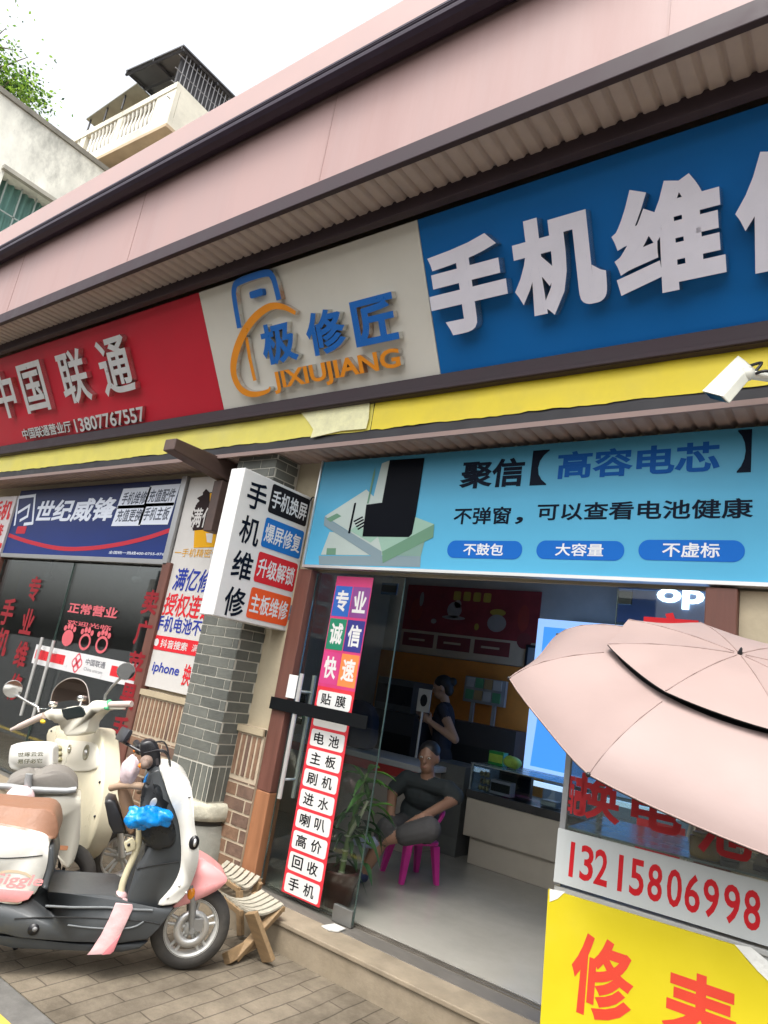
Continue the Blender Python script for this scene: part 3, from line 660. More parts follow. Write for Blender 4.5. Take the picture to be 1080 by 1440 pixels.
for i in range(len(cv) - 1):
    a, b = cv[i], cv[i + 1]; m.poly(B, [(a[0], a[1] - .022), (b[0], b[1] - .022), (b[0], b[1] + .022), (a[0], a[1] + .022)], .002, 2)
tl, br = c5((88, 365), (130, 385)); r = rect(B, tl, br); m.poly(B, rrect(r[0], r[1] - .03, r[2], r[3] + .01, .02), .0018, 2)
m.build('lettering', [lw, mat('label_grey_text', (.08, .09, .12), .5, var=0), mat('sign_red_curve', (.45, .04, .06), .45, var=0)], t)
# red and white notice at the far left
t = thing('notice_board', 'white notice with red characters at the left end of the dark blue sign', 'notice', (-8.6, BY, 2.4))
m = MB(); m.box((-8.95, BY - .02, 2.30), (-8.315, BY + .02, 3.02)); m.build('panel', mat('notice_white', (.5, .46, .46), .5, var=.05), t)
N8 = FY(BY - .021); m = MB(); m.text(N8, '手机', -8.85, 2.72, -8.35, 2.97, 0, 2); m.text(N8, '维修', -8.85, 2.5, -8.4, 2.68, 0, 2); m.poly(N8, [(-8.94, 2.44), (-8.33, 2.44), (-8.33, 2.38), (-8.94, 2.38)], .002, 0); m.build('lettering', redv, t)

# ---------------------------------------------------------------- tall white poster between door and pillar
WY = 3.63; W = FY(WY - .013)
t = thing('poster_board', 'tall white repair poster with blue and red characters, left of the brick pillar', 'poster', (-4.7, WY, 1.25))
MB().box((-5.115, WY - .012, 1.245), (-4.2, WY + .01, 3.10)).build('board', mat('poster_white', (.56, .54, .51), .45, var=.04), t, bevel=.003)
c6 = crop(220, 600, 4); m = MB()
nv = mat('poster_navy', (.03, .05, .3), .5, var=0); pr = mat('poster_red', (.6, .03, .04), .5, var=0); pbk = mat('poster_black', (.03, .02, .02), .5, var=0); po = mat('poster_amber', (.7, .36, .02), .5, var=0); pw = mat('poster_pale', (.6, .58, .56), .5, var=0)
def R6(a, b): tl, br = c6(a, b); return rect(W, tl, br)
r = R6((100, 845), (330, 940)); m.text(W, '满亿修', r[0], r[1], r[0] + .50, r[1] + .2, 0, 1, slant=.15)
r = R6((45, 985), (290, 1085)); m.text(W, '授权连锁', r[0], r[1] - .01, r[0] + .66, r[1] + .19, 1, 1, slant=.1)
r = R6((0, 1120), (240, 1185)); m.text(W, '手机电池不鼓包', r[0] - .02, r[1] + .005, r[0] + .85, r[1] + .14, 0, 1)
r = R6((0, 1215), (210, 1290)); m.poly(W, [(-5.08, r[1]), (-4.3, r[1]), (-4.3, r[1] + .12), (-5.08, r[1] + .12)], .002, 1); m.text(W, '抖音搜索', -4.98, r[1] + .025, -4.62, r[1] + .095, 4, 1, off=.003); m.text(W, '满亿修', -4.56, r[1] + .03, -4.33, r[1] + .09, 4, 0, off=.003)
m.poly(W, circle(-5.04, r[1] + .06, .032, 14), .003, 4)
r = R6((0, 1350), (115, 1405)); m.text(W, 'iphone', -5.02, r[1] - .02, -4.66, r[1] + .085, 0, 1, slant=.1); m.text(W, '换新', -4.60, r[1] - .06, -4.40, r[1] + .11, 1, 1)
r = R6((105, 705), (330, 745)); m.text(W, '一手机精密化维修', r[0], r[1] + .01, r[0] + .8, r[1] + .085, 3, 0)
# black brush mark, amber hand and the two characters in it
P6 = lambda pts, off, mi: m.poly(W, [W.px(*p) for p in c6(*pts)], off, mi)
P6([(280, 350), (300, 370), (330, 365), (330, 580), (205, 585), (195, 520), (210, 470), (230, 430), (260, 400), (262, 370)], .0015, 2)
for a in range(5): P6([(268 - 14 * a, 380 + 38 * a), (228 - 8 * a, 402 + 40 * a), (250 - 10 * a, 425 + 38 * a)], .0016, 2)
P6([(302, 375), (345, 368), (365, 400), (355, 450), (345, 470), (300, 470)], .0025, 3); P6([(215, 585), (340, 575), (330, 678), (210, 682)], .0025, 3); P6([(280, 600), (320, 600), (312, 655), (285, 650)], .003, 4)
r = R6((205, 475), (330, 580)); m.text(W, '满亿', r[0], r[1] + .02, r[0] + .3, r[1] + .2, 4, 1, off=.003)
m.build('lettering', [nv, pr, pbk, po, pw], t)

# ---------------------------------------------------------------- blade sign on the pillar, square to the street
XB = -3.60; BL = Fr((XB, 0, 0), (0, 1, 0))
ya, yb, za, zb = 2.963, 3.677, 1.838, 2.875
t = thing('blade_sign', 'white double sided repair sign sticking out square from the brick pillar with four coloured labels', 'blade sign', (XB - .07, 3.4, 1.85))
MB().box((XB - .145, ya, za), (XB, yb, zb)).build('light_box', mat('light_box_white', (.66, .66, .65), .4, var=.03, stain=.15, stain_col=(.45, .44, .4)), t, bevel=.006)
m = MB()
BH = zb - za
for f_, ch in zip((.155, .40, .64, .885), '手机维修'):
    zc = zb - f_ * BH; m.text(BL, ch, 3.03, zc - .1, 3.215, zc + .1, 0, 1)
cols = [mat('tab_black', (.015, .015, .018), .4, var=0), mat('tab_blue', (.02, .16, .5), .4, var=0), mat('tab_red', (.58, .03, .04), .4, var=0), mat('tab_orange', (.72, .1, .03), .4, var=0)]
for k, (s_, f_) in enumerate(zip(('手机换屏', '爆屏修复', '升级解锁', '主板维修'), (.125, .37, .615, .862))):
    zc = zb - f_ * BH
    m.poly(BL, rrect(3.245, zc - .108, 3.655, zc + .108, .02), .002, 1 + k); m.text(BL, s_, 3.262, zc - .07, 3.638, zc + .07, 5, 1, off=.003)
m.build('lettering', [ink] + cols + [wink], t)
m = MB(); m.box((XB - .21, 3.50, 2.6), (XB - .147, 3.56, 2.66)); m.build('bracket', black, t)
wire = MB(); wire.tube(spline([(-3.61, 3.66, 2.84), (-3.57, 3.64, 2.87), (-3.53, 3.62, 2.86), (-3.49, 3.60, 2.87)], 5, False), .005, 6); tag(wire.build('power_cable', black), 'thin black cable running from the blade sign to the pale blue sign', 'cable')
m = MB(); m.box((-3.575, 3.635, 1.92), (-3.52, 3.655, 2.03)); m.text(FY(3.634), '门铃', -3.568, 1.945, -3.528, 1.965, 1, 0); o = m.build('door_sensor', [mat('blue_grey_box', (.05, .09, .13), .4), wink]); tag(o, 'small blue grey box on the wall beside the wooden door post', 'sensor')

# ---------------------------------------------------------------- security camera
c8 = crop(880, 440, 5.4)
q = c8((575, 590), (850, 320), (945, 400), (730, 630), (1000, 440), (790, 690))
cam_t = thing('security_camera', 'white box security camera in front of the yellow strip under the blue sign', 'security camera', PY(1040, 540, 3.2))
f1, f2, f3 = PY(*q[0], 2.93), PY(*q[3], 2.90), PY(*q[5], 2.95)
b1, b2, b3 = PY(*q[1], 3.13), PY(*q[2], 3.10), PY(*q[4], 3.15)
dn = (f2 - f1).cross(b1 - f1).normalized()
if dn.dot(CAM - f1) > 0: dn = -dn
th = .075
wc = mat('camera_cream', (.74, .74, .66), .4, var=.05, stain=.2, stain_col=(.5, .48, .4))
m = MB(); f4 = f1 + (f3 - f2); b4 = b1 + (b3 - b2)
ax = ((b1 + b3) / 2 - (f1 + f3) / 2).normalized()
m.add([f1, f2, f3, f4, b1, b2, b3, b4], [(0, 1, 5, 4), (1, 2, 6, 5), (2, 3, 7, 6), (3, 0, 4, 7), (4, 5, 6, 7), (0, 3, 2, 1)]); m.build('housing', wc, cam_t, bevel=.006)
m = MB(); cf = (f1 + f2 + f3 + f4) / 4; sh = lambda p, k: cf + (p - cf) * k - ax * .0
m.add([sh(f1, .8) - ax * .003, sh(f2, .8) - ax * .003, sh(f3, .8) - ax * .003, sh(f4, .8) - ax * .003], [(0, 1, 2, 3)]); m.build('lens_window', mat('dark_lens', (.01, .01, .012), .1), cam_t)
m = MB(); bc = (b1 + b2 + b3 + b4) / 4
p1 = bc.lerp(cf, .25) + V((.03, 0, -.02)); p2 = PY(1080, 530, 3.15); p3 = p2 + V((.25, .16, .02))
m.tube([p1, p2, p3], [.02, .022, .022], 12); m.ell(p1, .032); m.build('arm', wc, cam_t)
m = MB(); m.tube(spline([bc + V((0, 0, -.02)), bc + V((.06, -.02, -.02)), PY(1062, 525, 3.1), PY(1085, 522, 3.1), p3], 5, False), .007, 8); m.build('cable', black, cam_t)
# ---------------------------------------------------------------- watch repair booth (glass case on a cabinet) and the sunshade over it
r_ = ray(-977, 735); bu = V((-r_.x, -r_.y, 0)).normalized()
o_ = PY(786, 1164, 2.36); BO = Fr((o_.x, o_.y, 0), bu)
t = thing('repair_booth', 'glass repair stall with a red phone number strip and yellow board, under the pink umbrella', 'stall', BO.pt(.5, 0, -.25))
W_, D_ = 1.35, .5
alu = MATS['aluminium']; zt1 = BO.px(786, 1164)[1]; zb1 = BO.px(783, 1240)[1]; zc = 1.47
cab = mat('booth_cabinet', (.42, .42, .4), .5, var=.1, stain=.3, stain_col=(.2, .19, .16))
m = MB(); m.fbox(BO, 0.01, .04, W_, zb1 - .03, -D_, -.012); m.fbox(BO, .0, zb1 - .03, W_, zb1 - .012, -D_ - .01, -.004); m.build('cabinet', cab, t, bevel=.004)
m = MB()
for a in (0, W_ - .02):
    for c in (-.022, -D_): m.fbox(BO, a, zb1 - .012, a + .02, zc, c, c + .02)
m.fbox(BO, 0.02, zc - .02, W_ - .02, zc, -.022, -.002); m.fbox(BO, .02, zc - .02, W_ - .02, zc, -D_, -D_ + .02)
m.build('corner_frame', alu, t, bevel=.002)
bg_ = glass('booth_glass', (.84, .88, .87), .05)
m = MB(); m.fbox(BO, .021, zt1, W_ - .021, zc - .021, -.014, -.009); m.build('front_glass', bg_, t)
m = MB(); m.fbox(BO, .004, zb1, .009, zc - .021, -D_ + .022, -.024); m.build('side_glass', bg_, t)
m = MB(); m.fbox(BO, .02, zt1 + .0, W_ - .02, zt1 + .006, -D_ + .02, -.03); m.fbox(BO, .0, zc + .001, W_, zc + .008, -D_, 0); m.build('shelf', mat('shelf_glass_grey', (.2, .24, .23), .2), t)
m = MB(); m.fbox(BO, 0, zb1, W_, zt1, .001, .008); m.build('number_strip', mat('strip_white', (.47, .49, .48), .4, var=.04), t)
s2_ = t.children[-1]
m = MB()
xs_ = [BO.px(x, y, .009)[0] for x, y in ((796, 1205), (816, 1210), (836, 1215), (864, 1220), (886, 1226), (911, 1233), (938, 1241), (963, 1248), (989, 1256), (1018, 1264), (1046, 1272))]
za_, zb_ = zb1 + .028, zt1 - .03
for ch, x in zip('13215806998', xs_):
    wd = .014 if ch == '1' else .042
    m.text(BO, ch, x + (.012 if ch == '1' else 0), za_, x + (.012 if ch == '1' else 0) + wd, zb_, 0, 1, off=.0085)
m.build('lettering', redv, s2_)
m = MB()
for ch, (x0_, y0_, x1_, y1_) in zip('换电池', ((812, 1092, 868, 1152), (896, 1106, 950, 1166), (986, 1140, 1050, 1200))):
    a = BO.px((x0_ + x1_) / 2, (y0_ + y1_) / 2, -.008); m.text(BO, ch, a[0] - .075, a[1] - .07, a[0] + .075, a[1] + .07, 0, 2, off=-.008)
if 0: a = BO.px(938, 1182, -.008); m.text(BO, '的', a[0] - .05, a[1] - .045, a[0] + .05, a[1] + .045, 0, 2, off=-.008); a = BO.px(890, 1165, -.008); m.text(BO, '修', a[0] - .05, a[1] - .05, a[0] + .04, a[1] + .04, 0, 1, off=-.008)
a = BO.px(806, 1105, -.008); m.text(BO, '配', a[0] - .03, a[1] - .09, a[0] + .04, a[1] + .03, 0, 1, off=-.008)
m.build('lettering', mat('worn_red_vinyl', (.45, .03, .035), .5, var=.2, spec=.2), t)
m = MB(); yb_ = [BO.px(*p, .02) for p in ((771, 1250), (1036, 1330), (1052, 1352), (1100, 1395), (1100, 1560), (757, 1480))]
yel = mat('yellow_board', (.58, .47, .008), .45, var=.05, scale=4, stain=.2, stain_col=(.6, .5, .1), bump=.25, bscale=6)
m.prism(BO, yb_, .012, .02, 0, smooth=False); yo = m.build('yellow_board', yel, t)
m = MB(); orr = mat('orange_red_vinyl', (.6, .05, .025), .45, var=.06)
a = BO.px(846, 1377, .021)
m.text(BO, '修', a[0] - .092, a[1] - .112, a[0] + .092, a[1] + .112, 0, 2, off=.021)
a = BO.px(985, 1427, .021); m.text(BO, '表', a[0] - .1, a[1] - .12, a[0] + .1, a[1] + .1, 0, 2, off=.021)
m.build('lettering', orr, yo)
m = MB(); pt_ = mat('clear_tape', (.72, .72, .68), .25, var=.1, bump=.4)
m.poly(BO, [BO.px(*p, .0215) for p in ((773, 1250), (795, 1254), (784, 1264), (773, 1268))], .0215, 0); m.build('tape', pt_, yo); m = MB(); m.poly(BO, [BO.px(*p, .022) for p in ((1033, 1328), (1056, 1332), (1100, 1368), (1100, 1398), (1066, 1366))], .022, 0)
m.build('tape', pt_, yo)
# things kept in the glass case
def jar(x, y, z, r, h, mt, nm, label, cat, lidm=None):
    p = BO.pt(x, z, y); t2 = thing(nm, label, cat, p); MB().lathe(p, (0, 0, 1), [(0, 0), (r * .95, 0), (r, .01), (r, h * .8), (r * .8, h * .85), (0, h * .85)], 18).build('body', mt, t2)
    MB().lathe(p + V((0, 0, h * .85)), (0, 0, 1), [(0, 0), (r * .85, 0), (r * .85, h * .15), (0, h * .15)], 18).build('lid', lidm or white, t2)
jar(.47, -.2, zt1 + .007, .05, .15, mat('cream_tin', (.5, .47, .4), .4), 'tin', 'cream tin standing in the glass case behind the red characters', 'tin', steel)
jar(.43, -.1, zt1 + .007, .045, .07, mat('amber_jar', (.35, .2, .03), .2), 'jar', 'small amber jar low in the glass case', 'jar', mat('amber_lid', (.4, .25, .04), .4))
tool = thing('tool_tray', 'dark tray of small tools inside the glass case, on the right', 'tray', BO.pt(.72, zt1 + .007, -.25))
m = MB(); m.fbox(BO, .56, zt1 + .007, .95, zt1 + .02, -.4, -.12); m.build('tray', mat('dark_tray', (.05, .045, .04), .5, var=.2), tool)
for k in range(5): MB().tube([BO.pt(.6 + .07 * k, zt1 + .03, -.18 - .03 * (k % 2)), BO.pt(.64 + .07 * k, zt1 + .10, -.34)], .009, 8).build('tool', [mat('tool_red', (.4, .05, .04), .4), steel, black][k % 3], tool)

# umbrella: two tiers over eight ribs, fitted to the photo in 3-D
ax_, ay_, az_, th_, ps_, ph_, ur, uh, ucap, ufi = -.4465, 2.7138, 1.8608, .4726, -.9622, -.0776, .7678, .2281, .4638, 1.2746
un = V((math.sin(th_) * math.cos(ps_), math.sin(th_) * math.sin(ps_), math.cos(th_))); ua = un.cross(V((0, 0, 1))).normalized(); ub = un.cross(ua); uo = V((ax_, ay_, az_))
def upt(s, k, lift=0):
    f = k - math.floor(k); sag = math.sin(PI * f)
    rad = ur * math.sin(s * ufi) / math.sin(ufi) * (1 - (.12 if s < .5 else .085) * sag * s ** .6); drop = uh * (1 - math.cos(s * ufi)) / (1 - math.cos(ufi)) - .0 * sag
    a = ph_ + k * PI / 4
    return uo + ua * (rad * math.cos(a)) + ub * (rad * math.sin(a)) - un * (drop - lift + .02 * sag * s)
um_ = mat('pink_umbrella_cloth', (.285, .208, .19), .6, var=.05, scale=3.5, bump=.35, bscale=5); ubk = mat('black_lining', (.012, .011, .012), .7)
t = thing('umbrella', 'big pale pink two tiered sunshade tilted over the repair stall', 'umbrella', uo - un * .4)
def tier(s0, s1, lift, ns, mid):
    m = MB(); M_ = 8
    for p in range(8):
        for side, dd in ((0, 0), (1, -.004)):
            vs = []; fs = []
            for i in range(ns + 1):
                for k in range(M_ + 1):
                    f = k / M_; e = s0 + mid * math.sin(PI * f); s = max(.001, e + (s1 - e) * i / ns); vs.append(upt(s, p + min(f, .9999), lift + dd))
            for i in range(ns):
                for k in range(M_):
                    q = (i * (M_ + 1) + k, i * (M_ + 1) + k + 1, (i + 1) * (M_ + 1) + k + 1, (i + 1) * (M_ + 1) + k); fs.append(q if side == 0 else q[::-1])
            m.add(vs, fs, side, True)
    return m
tier(.43, 1, 0, 10, .012).build('canopy', [um_, ubk], t)
tier(0, ucap, .033, 7, 0).build('vent_cap', [um_, ubk], t)
tier(.2, .52, -.0065, 6, .012).build('vent_mesh', [ubk, ubk], t)
seam = mat('umbrella_seam', (.265, .188, .172), .6, var=.1)
m = MB()
for k in range(8): m.tube([upt(s, k, .0015) for s in (.47, .6, .75, .9, 1)], .0022, 5); m.tube([upt(s, k, .0345) for s in (.02, .15, .3, .46)], .0022, 5)
m.tube([upt(1, k / 8, .001) for k in range(65)], .0028, 5)
m.build('seam', seam, t)
rm = mat('dark_rib', (.04, .04, .045), .35, .6)
for k in range(8): MB().tube([upt(s, k, -.012) for s in (.02, .2, .4, .6, .8, .97)] + [upt(1.005, k, 0)], .004, 6).build('rib', rm, t)
m = MB(); m.tube([uo - un * .9, uo + un * .03], .012, 12); m.build('pole', steel, t)
m = MB(); m.lathe(uo + un * .03, un, [(.007, 0), (.009, .008), (.006, .016), (.004, .026), (0, .03)], 12); m.build('ferrule', black, t)
# knotted ties of the vent and the rib tips
for k in range(8): MB().ell(upt(1.0, k, 0), .008, n=8).build('tip', black, t)
# ---------------------------------------------------------------- front scooter: white, coral and dark grey, nose towards the step
S = Fr((-2.976, 2.806, 0), (.55, .835, 0))
def SP(off, *pts): return [S.px(x, y, off) for x, y in pts]
scw = mat('scooter_white', (.78, .77, .71), .3, var=.04, coat=.3, scale=5, stain=.22, stain_col=(.5, .46, .38)); scp = mat('scooter_coral', (.82, .36, .36), .32, var=.03, coat=.3); scg = mat('scooter_dark_grey', (.06, .066, .07), .42, var=.12, scale=5, stain=.2, stain_col=(.14, .13, .12)); sct = mat('scooter_seat_brown', (.27, .135, .08), .5, var=.08, bump=.2, bscale=60)
tyre = mat('tyre_rubber', (.045, .042, .038), .8, var=.25, scale=8, stain=.4, stain_col=(.14, .125, .1)); alloy = mat('alloy_rim', (.6, .6, .57), .4, .4, var=.1, stain=.3, stain_col=(.25, .22, .18))
cg = crop(0, 1080, 4.8); ce = crop(150, 1180, 6); cb = crop(120, 1020, 5.4); ca = crop(0, 900, 2.88)
sc1 = thing('electric_scooter', 'white, coral and dark grey electric scooter with brown seat, nearest the camera', 'scooter', S.pt(-.6, 0, 0))
def wheel(fr, u, z, r, parent, nm='wheel', w=.045, rimr=.7, spokes=5, rimm=None):
    O = fr.pt(u, z, 0); ax = fr.n
    wp = MB(); wp.lathe(O, ax, [(r * .66, -w), (r * .80, -w * 1.05), (r * .93, -w * .85), (r * .985, -w * .5), (r, 0), (r * .985, w * .5), (r * .93, w * .85), (r * .80, w * 1.05), (r * .66, w), (r * .66, -w)], 48)
    wo = wp.build(nm, tyre, parent)
    rb = MB(); rr = r * .68
    rb.lathe(O, ax, [(rr, -w), (rr * 1.02, -w * .9), (rr * .93, -w * .8), (rr * .88, 0), (rr * .93, w * .8), (rr * 1.02, w * .98), (rr, w * 1.02), (rr * .9, w * .9), (rr * .86, w * .3)], 40)
    rb.lathe(O, ax, [(.0, -w * .9), (.035, -w * .9), (.04, 0), (.035, w * .9), (0, w * .95)], 20)
    for k in range(spokes):
        a = 2 * PI * k / spokes + .35
        for d in (-.16, .16):
            p = O + ax * (w * .55); e1 = fr.u * math.cos(a + d * 1.6) + fr.v * math.sin(a + d * 1.6); e2 = fr.u * math.cos(a + d) + fr.v * math.sin(a + d)
            rb.tube([p + e1 * .03, p + e2 * (rr * .93)], [.011, .008], 8)
    rb.build('rim', rimm or alloy, wo); return wo
WR = .205
wz = WR
wu = S.px(268, 1307, .03)[0]
w1 = wheel(S, wu, wz, WR, sc1)
wheel(S, wu - 1.27, wz, WR, sc1)
# fork and brake
top = V((wu - .06, .47, 0))
m = MB(); a1 = S.px(271, 1268, .07); a2 = S.px(279, 1307, .07)
for o in (.07, -.07): m.tube([S.pt(a1[0] - .03, a1[1] + .08, o), S.pt(*a1, o), S.pt(wu, wz, o)], [.02, .02, .016], 12)
m.tube([S.pt(wu, wz, -.09), S.pt(wu, wz, .09)], .013, 10); m.fbox(S, wu - .005, wz + .0, wu + .05, wz + .055, .062, .085)
m.build('fork', mat('fork_grey', (.3, .3, .29), .4, .6, var=.1), sc1)
m = MB(); m.lathe(S.pt(wu, wz, .048), S.n, [(.05, 0), (.09, 0), (.09, .004), (.05, .004), (.05, 0)], 28); m.build('brake_disc', steel, w1)
# fender
m = MB(); m.prism(S, spline(SP(.085, (279, 1208), (292, 1212), (308, 1223), (320, 1237), (308, 1250), (284, 1263), (245, 1277), (252, 1265), (264, 1250), (272, 1232)), 4), -.085, .085, 0, .03, seg=4); m.build('fender', scp, sc1)
m = MB(); c_ = S.px(269, 1257, .088); m.ell(S.pt(*c_, .084), (.02, .012, .03), rot=Matrix((S.u, S.n, S.v)).transposed(), n=14); m.build('indicator', mat('amber_lens', (.75, .26, .01), .15, coat=.5), sc1)
# leg shield and inner panel
sh = SP(.165, (225, 1082), (238, 1082), (255, 1088), (267, 1100), (271, 1124), (274, 1161), (279, 1187), (279, 1210), (273, 1232), (265, 1250), (250, 1270), (222, 1273), (240, 1250), (252, 1227), (255, 1202), (253, 1168), (248, 1146), (239, 1124), (231, 1100))
m = MB(); m.prism(S, spline(sh, 3), -.165, .165, 0, .028, seg=4); m.build('leg_shield', scw, sc1)
inn = SP(.155, (207, 1096), (216, 1085), (226, 1083), (233, 1100), (241, 1124), (250, 1146), (255, 1168), (257, 1200), (253, 1228), (241, 1251), (224, 1275), (216, 1279), (182, 1272), (180, 1260), (186, 1240), (193, 1217), (206, 1200), (203, 1180), (198, 1150))
m = MB(); m.prism(S, spline(inn, 3), -.155, .155, 0, .02, seg=3); m.build('inner_panel', scg, sc1)
pk_ = SP(.163, (200, 1107), (213, 1103), (226, 1107), (231, 1131), (239, 1148), (247, 1166), (245, 1187), (233, 1194), (209, 1192), (201, 1183), (198, 1159))
m = MB(); m.prism(S, spline(pk_, 3), .1, .175, 0, .035, seg=4); pko = m.build('glove_pocket', mat('pocket_black', (.014, .016, .018), .3, var=.1), sc1)
em = S.px(215.5, 1129, .176)
m = MB(); m.prism(S, [(em[0] + (x * .8 + y * .5) * .018, em[1] + (y * .8 - x * .2) * .03) for x, y in circle(0, 0, 1, 18)], .172, .178, 0, .002); m.build('badge', steel, pko)
bd = S.px(273, 1185, .168)
m = MB(); m.prism(S, circle(bd[0], bd[1], .026, 20, .034), .158, .169, 0); m.prism(S, circle(bd[0] + .004, bd[1], .008, 12, .02), .165, .171, 1); m.build('side_badge', [black, steel], sc1)
# floor board, sills
fb_ = SP(.17, (-60, 1262), (0, 1275), (28, 1274), (44, 1265), (56, 1247), (66, 1218), (68, 1192), (74, 1192), (76, 1218), (70, 1244), (63, 1257), (104, 1257), (160, 1259), (182, 1272), (217, 1279), (244, 1277), (238, 1288), (222, 1306), (208, 1322), (170, 1326), (100, 1324), (27, 1320), (0, 1312), (-60, 1300))
m = MB(); m.prism(S, fb_, -.17, .17, 0, .02, seg=3); m.build('floorboard', scg, sc1)
sl_ = SP(.15, (-50, 1302), (0, 1316), (27, 1323), (100, 1327), (165, 1329), (208, 1325), (196, 1335), (170, 1340), (110, 1337), (17, 1333), (-50, 1318))
m = MB(); m.prism(S, sl_, -.15, .15, 0, .012); m.build('sill', mat('sill_grey', (.045, .05, .053), .5, var=.15), sc1)
m = MB(); rl = [S.pt(*S.px(x, y, .172), .172) for x, y in ((64, 1274), (100, 1276), (150, 1276), (185, 1279), (215, 1280))]; m.tube(rl, .006, 8)
rl = [S.pt(*S.px(x, y, .172), .172) for x, y in ((95, 1301), (130, 1305), (170, 1306), (190, 1303), (202, 1296))]; m.tube(spline([tuple(p) for p in rl], 4, False), .0045, 8); m.build('sill_trim', mat('trim_grey', (.13, .14, .145), .4), sc1)
c_ = S.px(47, 1307, .172); m = MB(); m.prism(S, circle(c_[0], c_[1], .025, 18), .165, .176, 0); m.prism(S, circle(c_[0] + .006, c_[1] + .002, .011, 12), .17, .178, 1); m.build('pivot_cap', [black, mat('cap_grey', (.2, .2, .2), .4)], sc1)
# rear body, coral skirt and seat
rb_ = SP(.175, (-70, 1150), (-30, 1156), (0, 1161), (35, 1168), (64, 1177), (68, 1192), (66, 1216), (58, 1240), (44, 1262), (25, 1271), (0, 1269), (-50, 1256), (-95, 1225), (-105, 1180))
m = MB(); m.prism(S, spline(rb_, 4), -.175, .175, 0, .05, seg=5); rbo = m.build('rear_body', scw, sc1)
ck = SP(.178, (-60, 1243), (0, 1250), (48, 1254), (40, 1265), (25, 1270), (0, 1268), (-50, 1255)); m = MB(); m.prism(S, ck, .155, .1785, 0, .004); m.build('coral_skirt', scp, rbo)
a = S.px(-24, 1251, .1765); b = S.px(44, 1236, .1765); m = MB(); m.text(S, 'Giggle', a[0], a[1] + .012, a[0] + .24, a[1] + .075, 0, 1, off=.1762, slant=.25)
arc = [S.px(x, y, .1765) for x, y in ((0, 1229), (12, 1227), (25, 1228), (36, 1231), (44, 1236))]
for i in range(4): m.poly(S, [arc[i], arc[i + 1], (arc[i + 1][0], arc[i + 1][1] + .012), (arc[i][0], arc[i][1] + .012)], .1764, 1)
m.build('lettering', [scp, mat('pale_gold_print', (.62, .5, .35), .4)], rbo)
se = SP(.13, (-80, 1130), (0, 1133), (40, 1137), (69, 1139), (79, 1150), (82, 1169), (78, 1180), (67, 1178), (35, 1169), (0, 1162), (-75, 1148))
m = MB(); m.prism(S, spline(se, 4), -.13, .13, 0, .03, seg=4); m.build('seat', sct, sc1)
m = MB(); p = S.px(17, 1334, -.1); q = S.px(15, 1356, -.1); m.tube([S.pt(p[0] + .05, .2, -.1), S.pt(p[0], .12, -.11), S.pt(q[0], .012, -.16)], [.016, .016, .013], 8); m.build('kickstand', black, sc1)
m = MB(); c_ = S.px(-40, 1278, 0); m.fbox(S, wu - 1.27 - .05, wz - .02, wu - 1.0, wz + .06, -.15, -.06); m.build('rear_arm', black, sc1)
# panel gaps along the rear body and shield
gapm = mat('panel_gap', (.012, .012, .012), .7)
def gap(off, par, *pts): MB().tube(spline([tuple(S.pt(*S.px(x, y, off), off)) for x, y in pts], 4, False), .0028, 6).build('panel_gap', gapm, par)
gap(.1765, rbo, (-40, 1205), (0, 1207), (30, 1206), (60, 1203)); gap(.171, sc1, (20, 1292), (60, 1290), (110, 1290), (165, 1293), (205, 1296), (225, 1300)); gap(.158, sc1, (192, 1222), (212, 1218), (236, 1214), (252, 1212))
# handlebar
hc = S.px(208, 1066, 0)
m = MB(); m.prism(S, spline(SP(.05, (198, 1046), (212, 1041), (222, 1048), (226, 1066), (224, 1082), (212, 1090), (204, 1078), (198, 1062)), 3), -.05, .05, 0, .018); m.tube([S.pt(hc[0] + .02, hc[1] - .1, 0), S.pt(hc[0] + .06, hc[1] - .22, 0)], .03, 12)
hb = m.build('handlebar', black, sc1)
def grip(sg, dx, dz):
    a = S.pt(hc[0], hc[1] + .0, .06 * sg); b = S.pt(hc[0] + dx * .6, hc[1] + dz * .6, .22 * sg); c = S.pt(hc[0] + dx, hc[1] + dz, .36 * sg)
    m = MB(); m.tube([a, b], .022, 10); m.ell(b, .034, n=12); m.tube([b, c], .019, 12); m.ell(c, .021, n=10); m.build('grip', black if sg < 0 else mat('worn_grip', (.2, .14, .11), .7, var=.3), hb)
    m = MB(); m.tube([b + V((0, 0, .02)) + S.u * .05, c.lerp(b, .2) + S.u * .06], .006, 8); m.build('brake_lever', black, hb)
    m = MB(); m.ell(b.lerp(c, .12) - S.u * .02 + V((0, 0, -.018)), (.016, .016, .012), n=10); m.build('switch', mat('orange_switch', (.8, .2, .01), .4), hb)
grip(-1, -.06, .02); grip(1, -.03, .02)
dp = PD(174, 1033, (S.pt(hc[0], hc[1], -.2) - CAM).length * .97)
m = MB(); md = Fr(S.pt(*S.px(174, 1034, -.16), -.16), (.9, -.2, 0), (0, .35, 1)); m.prism(md, rrect(-.06, -.035, .06, .04, .012), -.012, .012, 0, .004); m.tube([md.pt(0, -.03), S.pt(hc[0], hc[1], -.08)], .009, 8); m.build('dashboard', mat('dash_black', (.03, .03, .035), .3), hb)
for dz, o1 in ((0, .06), (.02, -.05), (-.015, .02)):
    MB().tube(spline([tuple(S.pt(hc[0] - .03, hc[1] + .03 + dz, o1)), tuple(S.pt(hc[0] + .07, hc[1] + .06 + dz, o1 * 1.6)), tuple(S.pt(hc[0] + .12, hc[1] - .03, o1)), tuple(S.pt(hc[0] + .1, hc[1] - .16, o1 * .5))], 6, False), .0045, 6).build('cable', black, hb)
for x, y in ((252, 1245), (266, 1120), (262, 1255), (236, 1262)):
    p = S.px(x, y, .16); MB().lathe(S.pt(*p, .166), S.n, [(.006, 0), (.006, .002), (0, .002)], 10).build('screw', steel, sc1)
